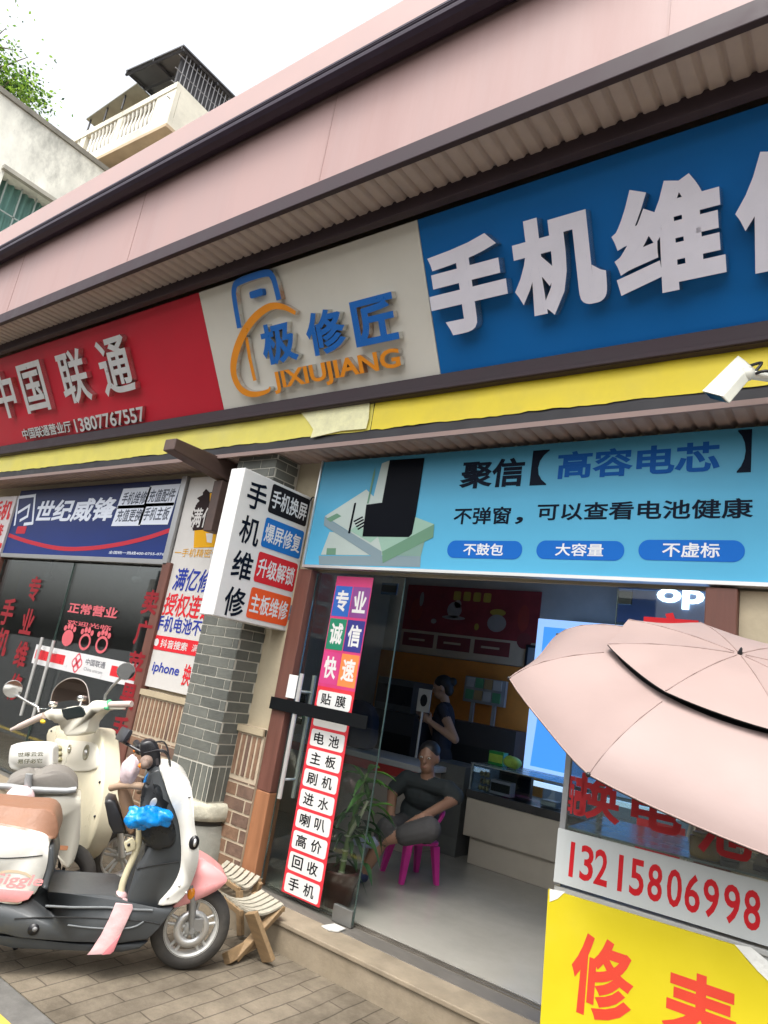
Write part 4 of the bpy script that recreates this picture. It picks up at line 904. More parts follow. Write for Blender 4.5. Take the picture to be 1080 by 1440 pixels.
# child seat on its cream post
cs = mat('cream_tube', (.6, .54, .36), .4, var=.08); tan = mat('tan_board', (.33, .2, .12), .6, var=.12)
post = [S.pt(*S.px(x, y, .1), .1) for x, y in ((196, 1150), (196, 1166), (195, 1185), (188, 1205), (179, 1225), (172, 1245), (168, 1270), (166, 1285))]
m = MB(); m.tube(spline([tuple(p) for p in post], 4, False), .017, 12); po_ = m.build('child_seat_post', cs, sc1)
m = MB(); m.prism(S, SP(.12, (174, 1185), (186, 1178), (191, 1184), (190, 1194), (178, 1199)), .1, .125, 0, .003); m.prism(S, circle(*S.px(181, 1188, .126), .008, 10), .12, .128, 1); m.build('bracket', [cs, black], po_)
m = MB(); m.prism(S, spline(SP(.06, (165, 1110), (172, 1105), (180, 1112), (187, 1132), (191, 1155), (190, 1170), (182, 1174), (176, 1162), (170, 1138)), 3), -.10, .06, 0, .012); cb1 = m.build('child_seat_back', tan, sc1)
m = MB(); m.tube(spline([tuple(S.pt(*S.px(x, y, o), o)) for x, y, o in ((156, 1108, .05), (176, 1104, .12), (200, 1106, .14), (206, 1109, .1), (196, 1112, .0))], 4, False), .018, 10); m.build('arm_hoop', mat('tan_hoop', (.36, .25, .17), .6, var=.15), cb1)
m = MB(); m.prism(S, SP(.09, (147, 1130), (152, 1124), (162, 1126), (170, 1150), (178, 1172), (160, 1174), (153, 1160)), -.08, .09, 0, .015); m.build('pad', mat('pad_black', (.016, .016, .018), .35, var=.15), cb1)
# pink tape tied round the post, its tail hanging over the floor board
tape = mat('pink_tape', (.62, .4, .4), .5, var=.12, scale=8, bump=.5, bscale=25); tapd = mat('tape_rose', (.6, .2, .22), .5, var=.1)
m = MB(); k_ = S.px(168, 1264, .12); m.ell(S.pt(*k_, .11), (.035, .035, .035), wob=.08, n=16)
for pts in (((165, 1264), (150, 1258), (139, 1258), (142, 1262), (160, 1268)), ((172, 1264), (190, 1265), (209, 1266), (208, 1270), (190, 1270), (172, 1270))):
    m.prism(S, SP(.15, *pts), .142, .15, 0, .002)
tp = SP(.18, (163, 1270), (186, 1272), (187, 1278), (178, 1297), (168, 1318), (160, 1338), (154, 1342), (122, 1343), (130, 1335), (142, 1315), (153, 1293))
m.prism(S, tp, .172, .181, 0, .003); m.prism(S, SP(.184, (168, 1316), (171, 1312), (160, 1338), (155, 1342), (143, 1343)), .178, .184, 1, .002)
m.build('tape', [tape, tapd], po_)
# bags on the handlebar
def lump(nm, c, r, mt, label, cat, wob, seed, n=28, rot=None):
    m = MB(); m.ell(c, r, n=n, wob=wob, seed=seed, rot=rot); o = m.build(nm, mt); return tag(o, label, cat)
RS = Matrix((S.u, S.n, S.v)).transposed()
bb = thing('plastic_bag', 'bright blue plastic bag hanging at the black scooter pocket', 'bag', S.pt(*S.px(210, 1148, .2), .2))
m = MB(); m.ell(S.pt(*S.px(198, 1150, .2), .2), (.07, .05, .05), rot=RS, n=36, wob=.3, seed=2); m.ell(S.pt(*S.px(221, 1149, .2), .2), (.08, .045, .04), rot=RS, n=36, wob=.3, seed=5); m.ell(S.pt(*S.px(213, 1143, .2), .2), (.04, .03, .035), rot=RS, n=24, wob=.3, seed=9)
bm_ = mat('blue_plastic', (.0, .24, .68), .3, var=.12, scale=12, bump=1, bscale=22)
fused(m, 'bag', [bm_], bb, .006, 2)
m = MB(); m.tube(spline([tuple(S.pt(*S.px(x, y, o), o)) for x, y, o in ((207, 1142, .19), (203, 1112, .12), (205, 1095, .1), (212, 1086, .08))], 5, False), [.008] * 16, 8); m.build('strap', bm_, bb)
lump('cloth_mask', S.pt(*S.px(183, 1083, .12), .12), (.05, .04, .07), mat('pale_pink_cloth', (.62, .5, .52), .7, var=.2, scale=15, bump=.6, bscale=30), 'crumpled pale pink and blue cloth hung on the scooter handlebar', 'cloth', .14, 4)

# ---------------------------------------------------------------- rear scooter: cream, seen from behind, bars turned left
crm = mat('scooter_cream', (.62, .57, .42), .32, var=.04, coat=.3, scale=5, stain=.25, stain_col=(.4, .35, .25)); crl = mat('cream_light', (.68, .65, .55), .35, var=.04)
h2 = V((.22, .975, 0)).normalized(); w2 = V((h2.y, -h2.x, 0))
sc2 = thing('electric_scooter', 'cream electric scooter with round mirrors and windscreen, behind the white and coral one', 'scooter', (-4.1, 2.5, 0))
FSH = Fr(PD(105, 1110, 4.62), w2, (0, 0, 1))
def pf(fr, off, *pts): return [fr.px(x, y, off) for x, y in pts]
m = MB(); shp = pf(FSH, .02, (64, 1034), (72, 1024), (84, 1020), (110, 1022), (130, 1022), (140, 1027), (144, 1044), (146, 1090), (142, 1132), (136, 1162), (128, 1185), (117, 1205), (102, 1205), (88, 1160), (74, 1120), (66, 1070))
m.prism(FSH, spline(shp, 3), -.09, .02, 0, .03, seg=4); sho = m.build('leg_shield', crm, sc2)
c1c = crop(0, 920, 5.4)
m = MB(); q = c1c((410, 655), (480, 650), (690, 668), (735, 720), (735, 850), (680, 885), (480, 885), (415, 860)); m.prism(FSH, spline(pf(FSH, .03, *q), 3), .0, .03, 0, .012, seg=3); ip = m.build('storage_panel', crl, sho)
for (x, y), r_o, r_i in ((c1c((655, 745))[0], .05, .035), (c1c((530, 718))[0], .03, .014)):
    p = FSH.px(x, y, .032); O = FSH.pt(*p, .031); m = MB(); m.lathe(O, FSH.n, [(r_o, -.004), (r_o, .006), (r_o * .85, .008), (r_i, -.001), (0, -.001)], 24, 0); m.lathe(O, FSH.n, [(r_i * .5, .001), (r_i * .42, .012), (0, .013)], 14, 1); m.build('cup_ring', [mat('cream_darker', (.3, .28, .2), .5), steel], ip)  # cup rings in a darker cream than the panel
m = MB()
for k in range(3): p = FSH.px(82, 1052 + 8 * k, .05); m.ell(FSH.pt(*p, .045), (.03, .02, .018), n=12, wob=.1, seed=k)
m.build('key_cluster', mat('olive_trim', (.25, .23, .13), .5, var=.3, scale=20), ip)
m = MB()
for x, y in ((140, 1100), (133, 1148), (72, 1028), (133, 1029)): p = FSH.px(x, y, .024); m.ell(FSH.pt(*p, .022), .009, n=8)
m.build('screw_cap', black, sho)
FH = Fr(PD(108, 1005, 4.5), (.955, .28, .13), (0, 0, 1))
yk = c1c((330, 440), (400, 415), (440, 440), (470, 415), (600, 390), (645, 410), (680, 370), (740, 350), (800, 365), (800, 415), (730, 435), (690, 480), (660, 560), (640, 600), (500, 620), (470, 560), (420, 510), (350, 490))
m = MB(); m.prism(FH, spline(pf(FH, .03, *yk), 3), -.07, .03, 0, .025, seg=4); hb2 = m.build('handlebar', crl, sc2)
ds = c1c((462, 418), (600, 392), (632, 405), (648, 455), (630, 475), (505, 500), (480, 480))
m = MB(); m.prism(FH, pf(FH, .035, *ds), .02, .036, 0, .006); m.build('dashboard', mat('screen_black', (.015, .02, .02), .12, var=.05), hb2)
gp = mat('pale_pink_grip', (.55, .45, .4), .6, var=.08)
def t2(nm, pts, r, mt, par, off=.0, n=10):
    m = MB(); m.tube([FH.pt(*FH.px(x, y, off), off) for x, y in pts], r, n); return m.build(nm, mt, par)
g1 = t2('grip', c1c((335, 465), (300, 480), (150, 550), (130, 556), (85, 575)), [.022, .024, .022, .016, .012], gp, hb2); g2 = t2('grip', c1c((800, 385), (840, 382), (1000, 378)), [.022, .02, .02], gp, hb2)
t2('brake_lever', c1c((800, 405), (860, 412), (950, 412)), [.008, .007, .006], crl, hb2)
m = MB(); p = FH.px(*c1c((818, 385))[0], .01); m.ell(FH.pt(*p, .0), (.018, .026, .035), n=12); p = FH.px(*c1c((815, 410))[0], .01); m.ell(FH.pt(*p, .02), (.02, .015, .012), n=10); m.build('switch', mat('green_switch', (.06, .35, .16), .4), hb2)
m = MB(); p = FH.px(*c1c((325, 512))[0], .02); m.ell(FH.pt(*p, .02), (.026, .016, .014), n=10); m.build('switch', mat('yellow_switch', (.75, .5, .03), .4), hb2)
def mirror(stem, c, rx, ry):
    st = t2('mirror', stem, [.009] * len(stem), mat('mirror_stem', (.45, .45, .43), .3, .8), hb2, -.01)
    p = FH.px(*c, -.01); O = FH.pt(*p, -.01); d = (CAM - O).normalized(); ax = (d + V((.0, .0, -.22))).normalized()
    m = MB(); m.lathe(O, ax, [(rx * .96, .004), (rx, 0), (rx * .95, -.02), (rx * .6, -.035), (0, -.04)], 26, 0); m.lathe(O, ax, [(0, .001), (rx * .95, .001)], 26, 1); m.build('mirror_head', [mat('mirror_shell', (.5, .5, .47), .3, .7), mat('mirror_glass', (.75, .77, .77), .04, 1, var=0)], st)
mirror(c1c((295, 440), (290, 405), (215, 365), (140, 320)), c1c((97, 265))[0], .062, .055); mirror(c1c((795, 345), (800, 310), (850, 245), (915, 180)), c1c((957, 130))[0], .058, .055)
ws = spline(pf(FH, -.06, *c1c((385, 400), (395, 300), (440, 230), (520, 185), (600, 190), (650, 230), (672, 310), (668, 385), (560, 350), (440, 365))), 4)
m = MB(); m.prism(FH, ws, -.064, -.06, 0, smooth=False); wso = m.build('windscreen', glass('smoked_screen', (.74, .6, .52), .06), hb2)
m = MB(); m.tube([FH.pt(a, b, -.062) for a, b in ws[:28]], .004, 6); m.build('screen_edge', mat('screen_edge_grey', (.3, .27, .24), .3), wso)
m = MB()
for x, y in c1c((405, 380), (625, 335)): p = FH.px(x, y, -.05); O = FH.pt(*p, -.05); m.lathe(O, FH.n, [(0, .03), (.018, .03), (.02, .0), (.018, -.02)], 14); m.tube([O, O - FH.v * .05 + FH.n * .01], .008, 8)
m.build('screen_clamp', chrome, wso)
# seat box, seat, rails, wheels
S2 = Fr((-4.0, 2.36, 0), (.50, .866, 0))
bx = pf(S2, .12, *cg((250, 200), (520, 195), (542, 260), (540, 460), (510, 600), (470, 680), (425, 670), (395, 610), (350, 540), (300, 460), (230, 440), (120, 420), (40, 330), (60, 230)))
m = MB(); m.prism(S2, spline(bx, 3), -.12, .12, 0, .04, seg=4); bo2 = m.build('seat_box', crl, sc2)
m = MB(); p = S2.px(*cg((420, 540))[0], .125); m.poly(S2, rrect(p[0] - .03, p[1] - .012, p[0] + .03, p[1] + .012, .006), .1215, 0); m.build('side_badge', mat('copper_badge', (.45, .2, .1), .4), bo2)
st = pf(S2, .11, *cg((40, 110), (90, 70), (180, 40), (240, 60), (330, 20), (430, 25), (500, 70), (525, 120), (500, 150), (280, 160), (100, 140)))
m = MB(); m.prism(S2, spline(st, 3), -.11, .11, 0, .03, seg=4); m.build('seat', mat('grey_seat', (.19, .175, .155), .75, var=.1, bump=.15, bscale=50), sc2)
m = MB(); rp = [S2.pt(*S2.px(x, y, .13), .13) for x, y in cg((-60, 120), (60, 125), (150, 140), (300, 150), (450, 155), (515, 145))]; m.tube(rp, .018, 10)
p = [S2.pt(*S2.px(x, y, .13), .13) for x, y in cg((190, 130), (190, 80), (200, 40))]; m.tube(p, .02, 10); m.build('grab_rail', mat('silver_grey_plastic', (.33, .34, .34), .35, .3, var=.06), sc2)
FBK = Fr(PD(44, 1066, 4.12), PD(74, 1065, 4.12) - PD(14, 1067, 4.12), PD(45, 1046, 4.14) - PD(43, 1084, 4.12)); br = spline(pf(FBK, .02, *c1c((75, 720), (95, 690), (240, 680), (390, 690), (402, 750), (398, 850), (370, 878), (200, 888), (80, 872), (66, 800))), 3)
m = MB(); m.prism(FBK, br, -.05, .02, 0, .015); m.tube([FBK.pt(*FBK.px(48, 1082, -.02), -.02), FBK.pt(*FBK.px(44, 1094, -.02), -.02)], .014, 8); bko = m.build('backrest', mat('backrest_white', (.7, .69, .64), .4, var=.04), sc2)
m = MB(); bu0 = min(p[0] for p in br); bu1 = max(p[0] for p in br); bv0 = min(p[1] for p in br); bv1 = max(p[1] for p in br); bw, bh = bu1 - bu0, bv1 - bv0
m.text(FBK, '世琢云云', bu0 + .2 * bw, bv0 + .53 * bh, bu0 + .78 * bw, bv0 + .7 * bh, 0, 1, off=.0206); m.text(FBK, '易仔必它', bu0 + .2 * bw, bv0 + .28 * bh, bu0 + .76 * bw, bv0 + .45 * bh, 0, 1, off=.0206); m.build('lettering', mat('olive_ink', (.1, .1, .05), .5), bko)
r2 = S2.px(95, 1230, .0)
wheel(S2, r2[0] - .04, .2, .2, sc2, rimm=black); 
F2 = Fr(FSH.pt(FSH.px(112, 1150)[0], 0, 0), h2); F2.O.z = 0
wheel(F2, .32, .2, .2, sc2)
m = MB(); m.fbox(F2, -.55, .24, .1, .31, -.14, .14); m.build('floorboard', mat('rubber_mat', (.09, .085, .075), .8, var=.2), sc2, bevel=.015)
m = MB(); hub = S2.px(73, 1240, .13); O = S2.pt(*hub, .08); m.prism(S2, spline(pf(S2, .15, *cg((310, 720), (350, 690), (410, 700), (420, 780), (400, 860), (330, 870), (300, 850))), 3), .09, .15, 0, .02); m.build('motor_cover', chrome, sc2)
m = MB(); p0 = F2.pt(.3, .22, .0); m.tube([F2.pt(.32, .2, .06), F2.pt(.2, .55, .06)], .02, 10); m.tube([F2.pt(.32, .2, -.06), F2.pt(.2, .55, -.06)], .02, 10); m.build('fork', steel, sc2)
m = MB(); m.tube([S2.pt(r2[0] + .2, .2, -.1), S2.pt(r2[0] + .18, .01, -.2)], .013, 8); m.build('kickstand', black, sc2)
m = MB(); m.ell(S2.pt(*S2.px(28, 1122, .16), .16), (.075, .05, .065), rot=Matrix((S2.u, S2.n, S2.v)).transposed(), n=26, wob=.05, seed=3); tag(fused(m, 'seat_cover_bundle', [mat('pale_pink_plush', (.72, .52, .52), .7, var=.08, bump=.4, bscale=40)], None, .008), 'rounded pale pink bundle lying between the two scooter seats', 'bundle')

# ---------------------------------------------------------------- two low folding stools with slatted seats by the step
sl = mat('bleached_slat', (.37, .345, .275), .7, var=.15, scale=9, bump=.3); lw_ = mat('raw_timber', (.25, .165, .085), .65, var=.2, scale=6, streak=(1, 6, 6), bump=.2)
def slat_stool(fl, frr, nl, nr, ns, label, boards):
    t = thing('slatted_stool', label, 'stool', ((fl.x + nr.x) / 2, (fl.y + nr.y) / 2, 0), 'low slatted stools by the step')
    for k in range(ns):
        a = fl.lerp(nl, (k + .5) / ns); b = frr.lerp(nr, (k + .5) / ns); d = (nl - fl) / ns * .36; e = (nr - frr) / ns * .36
        m = MB(); N = 6; vs = []
        for i in range(N + 1):
            f = i / N; c = a.lerp(b, f) - V((0, 0, .04 * math.sin(PI * f))); dd = d.lerp(e, f)
            vs += [c - dd, c + dd, c + dd - V((0, 0, .012)), c - dd - V((0, 0, .012))]
        fs = []
        for i in range(N):
            for j in range(4): fs.append((4 * i + j, 4 * i + (j + 1) % 4, 4 * i + 4 + (j + 1) % 4, 4 * i + 4 + j))
        fs += [(0, 3, 2, 1), (4 * N, 4 * N + 1, 4 * N + 2, 4 * N + 3)]
        m.add(vs, fs); m.build('slat', sl, t)
    for a, b in ((fl, nl), (frr, nr)):
        m = MB(); z = V((0, 0, .028)); q = (b - a).normalized().cross(V((0, 0, 1))) * .013; c = V((0, 0, -.013))
        m.hexa([a - q - z + c, b - q - z + c, b + q - z + c, a + q - z + c, a - q + c, b - q + c, b + q + c, a + q + c]); m.build('side_rail', lw_, t, bevel=.003)
    for (a, b, w, th) in boards:
        d = (b - a).normalized(); s_ = d.cross(V((0, 1, .2))).normalized() * w / 2; n = d.cross(s_).normalized() * th / 2
        m = MB(); m.hexa([a - s_ - n, a + s_ - n, a + s_ + n, a - s_ + n, b - s_ - n, b + s_ - n, b + s_ + n, b - s_ + n]); m.build('leg', lw_, t, bevel=.004)
    return t
zs = .27
FL_, FR_, NL_, NR_ = PZ(312, 1254, zs), PZ(367, 1250, zs), PZ(341, 1277, zs - .01), PZ(400, 1272, zs - .01)
ga = PZ(377, 1357, .0); 
slat_stool(FL_, FR_, NL_, NR_, 5, 'low folding stool with bleached slats and crossed timber legs, right by the front wheel',
    [(PZ(353, 1283, .25), ga + V((0, 0, .02)), .085, .03), (NR_ - V((.03, 0, .03)), PZ(330, 1348, .02), .05, .03), (FR_ - V((.03, 0, .04)), FR_ + (ga - NL_) * .3 + V((-.15, .02, -zs + .02 - (ga - NL_).z * .3)), .05, .03), (PZ(318, 1348, .03), PZ(355, 1327, .06), .06, .05)])
z2 = .27
a_, b_, c_, d_ = PZ(290, 1213, z2), PZ(318, 1209, z2), PZ(338, 1245, z2), PZ(367, 1233, z2)
slat_stool(a_, b_, c_, d_, 7, 'low slatted stool of bleached wood against the brick dado, behind the other slatted stool',
    [(c_ - V((0, 0, .03)), V((c_.x + .08, c_.y, .02)), .04, .03), (d_ - V((0, 0, .03)), V((d_.x - .08, d_.y, .02)), .04, .03), (a_ - V((0, 0, .03)), V((a_.x + .08, a_.y, .02)), .04, .03), (b_ - V((0, 0, .03)), V((b_.x - .05, b_.y, .02)), .04, .03)])
# ---------------------------------------------------------------- inside the shop
FZ = .17
cbe = mat('counter_beige', (.5, .45, .37), .45, var=.05); cdk = mat('counter_dark_top', (.05, .05, .05), .35, var=.1)
ct = thing('display_counter', 'beige shop counter with a glass vitrine on top, at the back right', 'counter', (-2.3, 6.1, FZ))
m = MB(); m.box((-3.13, 5.88, .40), (.3, 6.5, .71)); m.box((-3.08, 5.93, FZ), (.3, 6.48, .39)); m.box((-3.13, 5.885, .393), (.3, 5.9, .399)); m.build('cabinet', cbe, ct, bevel=.004)
MB().box((-3.14, 5.87, .713), (.3, 6.51, .78)).build('worktop', cdk, ct, bevel=.003)
gc = glass('vitrine_glass', (.8, .86, .86), .08)
m = MB(); m.box((-3.12, 5.885, .783), (.28, 5.89, 1.0)); m.box((-3.12, 5.891, .783), (-3.115, 6.45, 1.0)); m.build('vitrine_glass', gc, ct)
m = MB(); m.box((-3.13, 5.875, 1.002), (.28, 6.46, 1.012)); m.box((-3.125, 5.88, .783), (-3.11, 5.895, 1.0)); m.build('vitrine_frame', mat('vitrine_grey', (.22, .25, .25), .25), ct)
def small(nm, label, cat, c, s, mt, grp=None):
    m = MB(); m.box((c[0] - s[0] / 2, c[1] - s[1] / 2, c[2]), (c[0] + s[0] / 2, c[1] + s[1] / 2, c[2] + s[2])); m.box((c[0] - s[0] / 2 + .006, c[1] - s[1] / 2 - .003, c[2] + s[2] * .2), (c[0] + s[0] / 2 - .006, c[1] - s[1] / 2 + .001, c[2] + s[2] * .8), 1); o = m.build(nm, mt, None, bevel=.004); return tag(o, label, cat, grp)
pxc = lambda x, y, Y: PY(x, y, Y)
p = pxc(703, 1112, 5.95); small('phone_box', 'pale lilac phone box inside the counter vitrine', 'box', (p.x, 6.0, .786), (.2, .1, .12), [mat('lilac_card', (.5, .46, .56), .5), black])
p = pxc(740, 1118, 5.98); small('phone_box', 'dark phone box standing upright in the vitrine', 'box', (p.x - .2, 6.2, .786), (.3, .06, .2), [mat('brown_box', (.12, .07, .06), .5), black])
p = pxc(772, 1125, 6.0); small('phone_box', 'small silvery box lying in the vitrine near the booth', 'box', (p.x, 6.05, .786), (.14, .12, .05), [mat('silver_card', (.3, .33, .4), .4), wink])
m = MB()
for k in range(9): m.ell((-3.05 + .035 * (k % 3), 5.95 + .02 * (k % 2), .81 + .06 * (k // 3)), (.02, .02, .028), n=8)
tag(m.build('charm_cluster', mat('gold_charms', (.55, .45, .25), .3, .6, var=.3, scale=40)), 'cluster of shiny charms hanging at the left end of the vitrine', 'charms') if False else tag(fused(m, 'charm_cluster', [mat('gold_charms', (.55, .45, .25), .3, .6, var=.3, scale=40)], None, .008), 'cluster of shiny charms at the left end of the vitrine', 'charms')
p = pxc(697, 1068, 6.1); g = mat('green_pack', (.03, .28, .06), .4, var=.2, scale=14); lg = mat('lime_pack', (.35, .55, .08), .4, var=.2, scale=14)
tg = tag(small('tissue_pack', 'dark green packet on top of the glass counter', 'packet', (p.x, 6.15, 1.014), (.15, .1, .12), [g, lg]), 'dark green packet on top of the glass counter', 'packet')
m = MB(); m.ell((p.x + .17, 6.1, 1.07), (.09, .06, .055), n=20, wob=.12, seed=6); tag(fused(m, 'plastic_bag', [lg], None, .008), 'crumpled lime green bag beside the green packet on the counter', 'bag')
# back-lit blue advertising screen
LBY = 6.55; fl_ = FY(LBY)
t = thing('light_box_screen', 'bright blue back-lit phone poster in a white frame behind the counter', 'light box', (-2.1, LBY, 1.0))
a = fl_.px(762, 870); b = fl_.px(735, 1085)
zt_, zb_ = a[1], b[1]; xl = b[0] - .0
em1 = mat('lit_pale_blue', (.30, .52, .95), .4, var=0, emit=.42); em2 = mat('lit_sky_blue', (.06, .28, .8), .4, var=0, emit=.45); em3 = mat('lit_mid_blue', (.14, .38, .9), .4, var=0, emit=.42)
m = MB(); m.box((xl, LBY, zb_), (-.5, LBY + .06, zt_)); m.build('frame', em1, t)
m = MB(); m.poly(fl_, [(xl + .07, zt_ - .62), (-.57, zt_ - .62), (-.57, zt_ - .08), (xl + .07, zt_ - .08)], .003, 0)
m.poly(fl_, [(xl + .07, zb_ + .07), (xl + .9, zb_ + .07), (xl + .9, zb_ + .2), (xl + .5, zb_ + .42), (xl + .1, zb_ + .6)], .003, 0)
m.poly(fl_, [(xl + .07, zb_ + .62), (xl + .5, zb_ + .48), (xl + 1.0, zb_ + .3), (-.57, zb_ + .6), (-.57, zt_ - .63), (xl + .07, zt_ - .63)], .0025, 1)
m.build('picture', [em2, em3], t)
MB().box((xl - .02, LBY - .03, zb_ - .1), (-.5, LBY + .05, zb_ - .06)).build('light_strip', mat('lit_white_strip', (.6, .75, 1), .4, var=0, emit=.6), t)
# lit letters on a blue panel high on the right
YP = 6.9; fo = FY(YP); t = thing('wall_sign', 'grey blue wall panel high at the back with lit white round letters', 'sign', (-1.7, YP, 2.3))
a = fo.px(870, 815); MB().box((a[0], YP, 2.55), (.3, YP + .05, 2.97)).build('panel', mat('slate_blue_panel', (.1, .13, .25), .5), t)
r = rect(fo, (925, 826), (990, 853)); m = MB(); l_ = mat('lit_white_letters', (.75, .95, 1), .4, var=0, emit=1.3)
m.text(fo, 'op', r[0], r[1] - .04, r[0] + .43, r[3] - .01, 0, 2, depth=.02, off=.003); m.text(fo, 'po', r[0] + .46, r[1] - .04, r[0] + .89, r[3] - .01, 0, 2, depth=.02, off=.003); m.build('lettering', l_, t)
MB().box((-2.75, 6.95, 2.35), (-1.5, 7.04, 2.5)).build('ledge', mat('green_ledge', (.05, .12, .08), .6), t)
# red poster with its caption board
YQ = 7.03; fq = FY(YQ); t = thing('wall_poster', 'dim dark red poster with yellow heading, pale captions and pale figures, on the back wall', 'poster', (-4.0, YQ, 2.0))
a = fq.px(575, 822); b = fq.px(762, 832); c = fq.px(568, 882)
x0, x1, z1 = a[0], b[0], a[1]; zm = c[1]; z0 = 1.99
MB().box((x0, YQ - .004, z0), (x1, YQ + .014, z1)).build('board', [mat('dark_red_print', (.24, .03, .035), .45, var=.3, scale=3)], t)
fq = FY(YQ - .005); m = MB(); W4 = (x1 - x0)
m.poly(fq, [(x0, z0), (x1, z0), (x1, zm - .03), (x0, zm - .02)], .002, 0)
for k in range(3): m.poly(fq, [(x0 + W4 * (.02 + .28 * k), z0 + .08), (x0 + W4 * (.27 + .28 * k), z0 + .08), (x0 + W4 * (.27 + .28 * k), z0 + .24), (x0 + W4 * (.02 + .28 * k), z0 + .24)], .003, 1); m.poly(fq, [(x0 + W4 * (.07 + .28 * k), z0 + .15), (x0 + W4 * (.2 + .28 * k), z0 + .15), (x0 + W4 * (.2 + .28 * k), z0 + .175), (x0 + W4 * (.07 + .28 * k), z0 + .175)], .004, 0)
m.poly(fq, circle(x0 + W4 * .92, z0 + .28, .09, 14), .003, 1)
for k in range(4): m.poly(fq, rrect(x0 + W4 * (.38 + .075 * k), z1 - .16, x0 + W4 * (.435 + .075 * k), z1 - .05, .02), .003, 2)
for (cx_, cz_, rx, rz, mi) in ((.1, .3, .09, .14, 3), (.13, .17, .03, .09, 4), (.4, .27, .10, .1, 4), (.4, .36, .16, .025, 4), (.42, .2, .05, .05, 4), (.72, .38, .12, .1, 4), (.72, .26, .10, .04, 2), (.9, .3, .07, .15, 3), (.25, .42, .04, .03, 4), (.58, .44, .03, .04, 2)):
    m.poly(fq, circle(x0 + W4 * cx_, z1 - (z1 - zm) * cz_ * 1.9, rx, 18, rz), .003 + .0002 * mi, mi)
m.build('print', [mat('caption_tan', (.5, .4, .28), .5), mat('caption_red', (.2, .04, .04), .5), mat('heading_yellow', (.4, .3, .05), .5), mat('figure_red', (.3, .04, .03), .5), mat('figure_pale', (.3, .27, .25), .5)], t)
t = thing('picture_frame', 'small dark framed notice on the orange back wall beside the blue screen', 'picture', (-3.1, 7.0, 1.6)); m = MB(); a = FY(7.0).px(755, 908); b = FY(7.0).px(742, 945); m.box((a[0] - .12, 6.99, b[1]), (a[0] + .25, 7.018, a[1])); m.build('frame', black, t); MB().box((a[0] - .09, 6.984, b[1] + .03), (a[0] + .22, 6.989, a[1] - .03)).build('print', mat('grey_print', (.2, .21, .22), .5), t)
# price board and card stand behind the woman
YS = 6.9; a = FY(YS).px(655, 950); b = FY(YS).px(708, 995)
t = thing('leaflet_rack', 'pale rack of small leaflets standing in front of the orange wall', 'rack', (a[0], YS, 1.3)); m = MB(); m.box((a[0], YS, b[1]), (b[0], YS + .05, a[1])); m.box((a[0] + .1, YS + .01, FZ), (a[0] + .14, YS + .04, b[1])); m.box((b[0] - .14, YS + .01, FZ), (b[0] - .1, YS + .04, b[1])); m.build('board', mat('rack_grey', (.3, .3, .3), .6), t)
for i in range(4):
    for j in range(2): xx = a[0] + .03 + (b[0] - a[0] - .06) * i / 4; zz = b[1] + .03 + j * (a[1] - b[1]) * .48; MB().box((xx, YS - .014, zz), (xx + (b[0] - a[0]) * .19, YS - .002, zz + (a[1] - b[1]) * .38)).build('leaflet', [mat('leaflet_green', (.1, .3, .15), .5), mat('leaflet_white', (.45, .45, .43), .5), mat('leaflet_tan', (.35, .25, .12), .5)][(i * 2 + j) % 3], t)
a = PY(596, 985, 5.9); t = thing('card_stand', 'white card holder with a dark print standing on the desk', 'card stand', (a.x, 5.9, 1.4)); fq2 = Fr((a.x, 5.9, a.z), (1, .1, 0), (.15, 0, 1)); m = MB(); m.fbox(fq2, -.07, -.11, .07, .11, -.01, 0); m.tube([fq2.pt(0, -.11), V((a.x, 5.9, .93))], .012, 8); m.build('card', mat('card_white', (.55, .55, .53), .5), t); MB().poly(fq2, circle(0, 0, .04, 12, .06), .002, 0).build('print', black, t)
# white desk with a red edge, stand-in chair back and machines on the left
t = thing('work_desk', 'white repair desk with a red edge in front of the standing woman', 'desk', (-3.9, 5.7, FZ))
MB().box((-5.1, 5.5, .86), (-3.42, 6.1, .91)).build('desk_top', mat('desk_white', (.5, .5, .5), .4), t, bevel=.004); MB().box((-5.1, 5.495, .78), (-3.43, 5.53, .857)).build('edge_band', mat('desk_red', (.4, .04, .04), .4), t); MB().box((-5.08, 5.54, FZ), (-3.47, 6.05, .857)).build('carcass', mat('desk_pale', (.42, .37, .32), .5), t)
m = MB(); m.prism(Fr((-4.45, 5.75, 0), (1, 0, 0)), spline([(-.25, .93), (-.24, 1.25), (-.12, 1.36), (.12, 1.36), (.24, 1.25), (.25, .93)], 4), -.08, .04, 0, .03); tag(m.build('figure_standin', mat('navy_cloth', (.02, .03, .07), .8, var=.2, bump=.3)), 'dark navy padded chair back standing in for a seated figure behind the desk at the left', 'chair')  # padded chair back put in where a person sits at the desk
a = PY(563, 965, 6.6); small('machine_case', 'dark grey machine on the shelf against the orange wall', 'machine', (a.x, 6.7, 1.3), (.5, .4, .35), [mat('machine_grey', (.08, .085, .09), .5), black]); small('side_cabinet', 'dark cabinet below the grey machine behind the desk', 'cabinet', (a.x, 6.7, FZ), (.7, .5, 1.125), [mat('cabinet_dark', (.05, .05, .055), .5), black])
small('storage_cabinet', 'tall dark storage cabinet between the woman and the blue screen', 'cabinet', (-3.55, 6.85, FZ), (.9, .3, 1.15), [mat('cabinet_dark', (.05, .05, .055), .5), mat('cabinet_front', (.03, .032, .035), .4)])
small('low_cabinet', 'grey cabinet behind the seated man, left of the counter', 'cabinet', (-3.45, 6.15, FZ), (.46, .4, .78), [mat('cabinet_grey', (.12, .125, .12), .5), mat('cabinet_grey_front', (.1, .105, .1), .5)])
